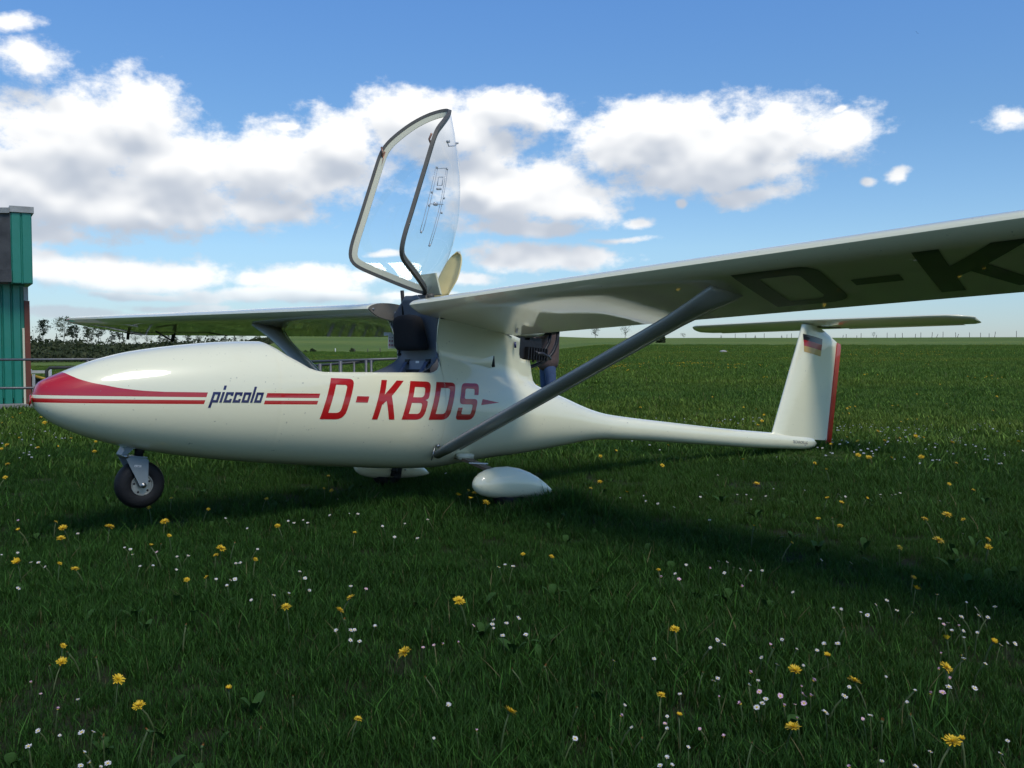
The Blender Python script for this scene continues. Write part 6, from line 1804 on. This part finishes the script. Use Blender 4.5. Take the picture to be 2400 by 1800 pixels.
def tuft(seed, n, rad, h0, h1, w, m_='grass'):
    rnd = random.Random(seed)
    V, Fc, tone = [], [], []
    for i in range(n):
        a = rnd.random() * 2 * PI; rr = rad * math.sqrt(rnd.random())
        bx, by = rr * math.cos(a), rr * math.sin(a)
        H = lerp(h0, h1, rnd.random()**1.3)
        la = rnd.random() * 2 * PI
        lean = H * (.15 + .75 * rnd.random()**1.4)
        wd = w * (.65 + .7 * rnd.random())
        sa = la + PI / 2 + rnd.gauss(0, .5)
        sx_, sy_ = math.cos(sa) * wd / 2, math.sin(sa) * wd / 2
        o = len(V)
        for t_, k in ((0, .9), (.5, 1.), (.8, .7)):
            cx = bx + math.cos(la) * lean * t_**1.8; cy = by + math.sin(la) * lean * t_**1.8; cz = H * (t_ - .12 * t_ * t_) - .004
            V += [(cx - sx_ * k, cy - sy_ * k, cz), (cx + sx_ * k, cy + sy_ * k, cz)]
        V.append((bx + math.cos(la) * lean, by + math.sin(la) * lean, H * .86))
        Fc += [(o, o + 1, o + 3, o + 2), (o + 2, o + 3, o + 5, o + 4), (o + 4, o + 5, o + 6)]
        tone += [(rnd.random(), rnd.random(), 0, 1)] * 7
    me = bpy.data.meshes.new('grass_tuft')
    me.from_pydata(V, [], Fc)
    at_ = me.attributes.new('tone', 'FLOAT_COLOR', 'POINT')
    at_.data.foreach_set('color', [c for q in tone for c in q])
    me.materials.append(M[m_])
    me.polygons.foreach_set('use_smooth', [True] * len(me.polygons))
    return me
def scatter(name, label, pts, meshes):
    """pts: (x,y,z,scale,rot,index) -> one object; the blades are instanced on its points"""
    src = bpy.data.collections.new(name + '_tufts')
    for i, me in enumerate(meshes):
        o = bpy.data.objects.new(f'{name}_tuft_{i:02d}', me)
        src.objects.link(o)
    me = bpy.data.meshes.new(name)
    me.from_pydata([p[:3] for p in pts], [], [])
    for nm, typ, k in (('sc', 'FLOAT', 3), ('ro', 'FLOAT', 4), ('ix', 'INT', 5)):
        a = me.attributes.new(nm, typ, 'POINT')
        a.data.foreach_set('value', [p[k] for p in pts])
    o = bpy.data.objects.new(name, me)
    COL.objects.link(o)
    ng = bpy.data.node_groups.new(name, 'GeometryNodeTree')
    ng.interface.new_socket('Geometry', in_out='INPUT', socket_type='NodeSocketGeometry')
    ng.interface.new_socket('Geometry', in_out='OUTPUT', socket_type='NodeSocketGeometry')
    N = ng.nodes
    gi, go = N.new('NodeGroupInput'), N.new('NodeGroupOutput')
    ci = N.new('GeometryNodeCollectionInfo'); ci.inputs[0].default_value = src
    ci.inputs['Separate Children'].default_value = True
    ci.inputs['Reset Children'].default_value = True
    ip = N.new('GeometryNodeInstanceOnPoints')
    ip.inputs['Pick Instance'].default_value = True
    def attr(nm, typ):
        a = N.new('GeometryNodeInputNamedAttribute'); a.data_type = typ
        a.inputs[0].default_value = nm
        return a.outputs[0]
    L = ng.links
    L.new(gi.outputs[0], ip.inputs['Points'])
    L.new(ci.outputs[0], ip.inputs['Instance'])
    L.new(attr('ix', 'INT'), ip.inputs['Instance Index'])
    cx = N.new('ShaderNodeCombineXYZ'); L.new(attr('ro', 'FLOAT'), cx.inputs[2])
    er = N.new('FunctionNodeEulerToRotation'); L.new(cx.outputs[0], er.inputs[0])
    L.new(er.outputs[0], ip.inputs['Rotation'])
    L.new(attr('sc', 'FLOAT'), ip.inputs['Scale'])
    L.new(ip.outputs[0], go.inputs[0])
    md = o.modifiers.new('blades', 'NODES'); md.node_group = ng
    return tag(o, label, 'grass', None, 'stuff')
rnd = random.Random(99)
near_m = [tuft(i, 84, .062, .016, .050 + .008 * (i % 3), .0022) for i in range(9)] + [tuft(30 + i, 34, .05, .04, .098, .0025) for i in range(3)]
pts = []
def fill(D0, D1, dens, half_az, nmesh, smin, smax, tall):
    A = .5 * (D1**2 - D0**2) * 2 * half_az
    for _ in range(int(A * dens)):
        D = math.sqrt(lerp(D0**2, D1**2, rnd.random()))
        az = (2 * rnd.random() - 1) * half_az
        x, y = D * math.sin(az), D * math.cos(az)
        if y > 12.5 and x < -6.3 and y < 15: continue
        cl = .5 + .5 * noise.noise(Vector((x * 1.1, y * 1.1, 5.)))
        sc_ = lerp(smin, smax, rnd.random()) * (.55 + .85 * cl)
        ix = rnd.randrange(nmesh)
        bx_, by_ = (x + .7573) * .766 + (y - 5.2104) * .643, -(x + .7573) * .643 + (y - 5.2104) * .766
        if 3.3 < bx_ < 4.5 and -.75 < by_ < .1:          # worn short where the tail is walked round and lifted
            sc_ *= .45; ix = ix % min(nmesh, 9)
        if tall and ix >= 9 and rnd.random() > .05 + .30 * cl: ix -= 9
        pts.append((x, y, ground_z(x, y), sc_, rnd.random() * 6.283, ix))
fill(.4, 4.6, 480, R(64), 12, .8, 1.15, True)
fill(4.6, 9.0, 240, R(48), 12, .9, 1.3, True)
for k in range(150):
    q = rnd.random()
    lx, ly = .30 + .55 * q, -.70 - .10 * rnd.random()
    x = -.7573 + lx * math.cos(R(40.02)) - ly * math.sin(R(40.02)); y = 5.2104 + lx * math.sin(R(40.02)) + ly * math.cos(R(40.02))
    pts.append((x, y, ground_z(x, y), 1.0 + 1.0 * q * rnd.random(), rnd.random() * 6.283, 9 + rnd.randrange(3)))
for k in range(10):
    lx, ly = 4.4 + .45 * rnd.random(), -.14 + .10 * rnd.random()
    x = -.7573 + lx * math.cos(R(40.02)) - ly * math.sin(R(40.02)); y = 5.2104 + lx * math.sin(R(40.02)) + ly * math.cos(R(40.02))
    pts.append((x, y, ground_z(x, y), .7 + .4 * rnd.random(), rnd.random() * 6.283, 9 + rnd.randrange(3)))
scatter('grass', 'dense short meadow grass under and around the aircraft', pts, near_m)
far_m = [tuft(60 + i, 60, .20, .04, .105, .010, 'grass_sunlit') for i in range(5)]
far_m += [tuft(70 + i, 60, .20, .035, .095, .008, 'grass_half_lit') for i in range(5)]
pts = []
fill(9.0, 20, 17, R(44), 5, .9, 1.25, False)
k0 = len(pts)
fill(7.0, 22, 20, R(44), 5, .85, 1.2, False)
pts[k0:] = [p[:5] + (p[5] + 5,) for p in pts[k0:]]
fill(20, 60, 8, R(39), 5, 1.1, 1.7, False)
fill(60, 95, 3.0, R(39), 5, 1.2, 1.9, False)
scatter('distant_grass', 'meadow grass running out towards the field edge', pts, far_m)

# broad leaves of plantain and dandelion between the blades
M['leafb'] = mat('broad_leaf', (.036, .088, .016), .65, spec=.15, vary=(30, .7, (.024, .064, .012)), bump=(60, .4))
def leaf_mesh(seed):
    rnd2 = random.Random(seed)
    mb = MB()
    n = 1 + seed % 3
    for k in range(n):
        a = 2 * PI * (k + .5 * rnd2.random()) / n
        L_ = .6 + .5 * rnd2.random(); e = R(40 + 40 * rnd2.random()); w = .14 + .06 * rnd2.random()
        rows = []
        for i in range(7):
            t_ = i / 6
            r_ = L_ * t_
            ww = w * math.sin(PI * min(1, t_ * .93 + .07))**.8
            z = r_ * math.sin(e) * (1 - .45 * t_)
            rr = r_ * math.cos(e)
            rows.append([(rr * math.cos(a) - q * ww * math.sin(a), rr * math.sin(a) + q * ww * math.cos(a), z + abs(q) * ww * .35) for q in (-1, 0, 1)])
        mb.rings(rows, cap=False, close=False)
    return mk('leaf_rosette', mb, [M['leafb']])
rnd = random.Random(7)
pts = []
for k in range(300):
    D = math.sqrt(lerp(1.5**2, 6.0**2, rnd.random()))
    az = (2 * rnd.random() - 1) * R(34)
    x, y = D * math.sin(az), D * math.cos(az)
    if noise.noise(Vector((x * .9, y * .9, 12.))) < -.05: continue
    pts.append((x, y, ground_z(x, y) + .012, .045 + .05 * rnd.random(), rnd.random() * 6.283, rnd.randrange(5)))
o = scatter('broad_leaves', 'broad plantain leaves showing between the grass blades', pts, [leaf_mesh(i) for i in range(5)])
o['category'] = 'leaves'
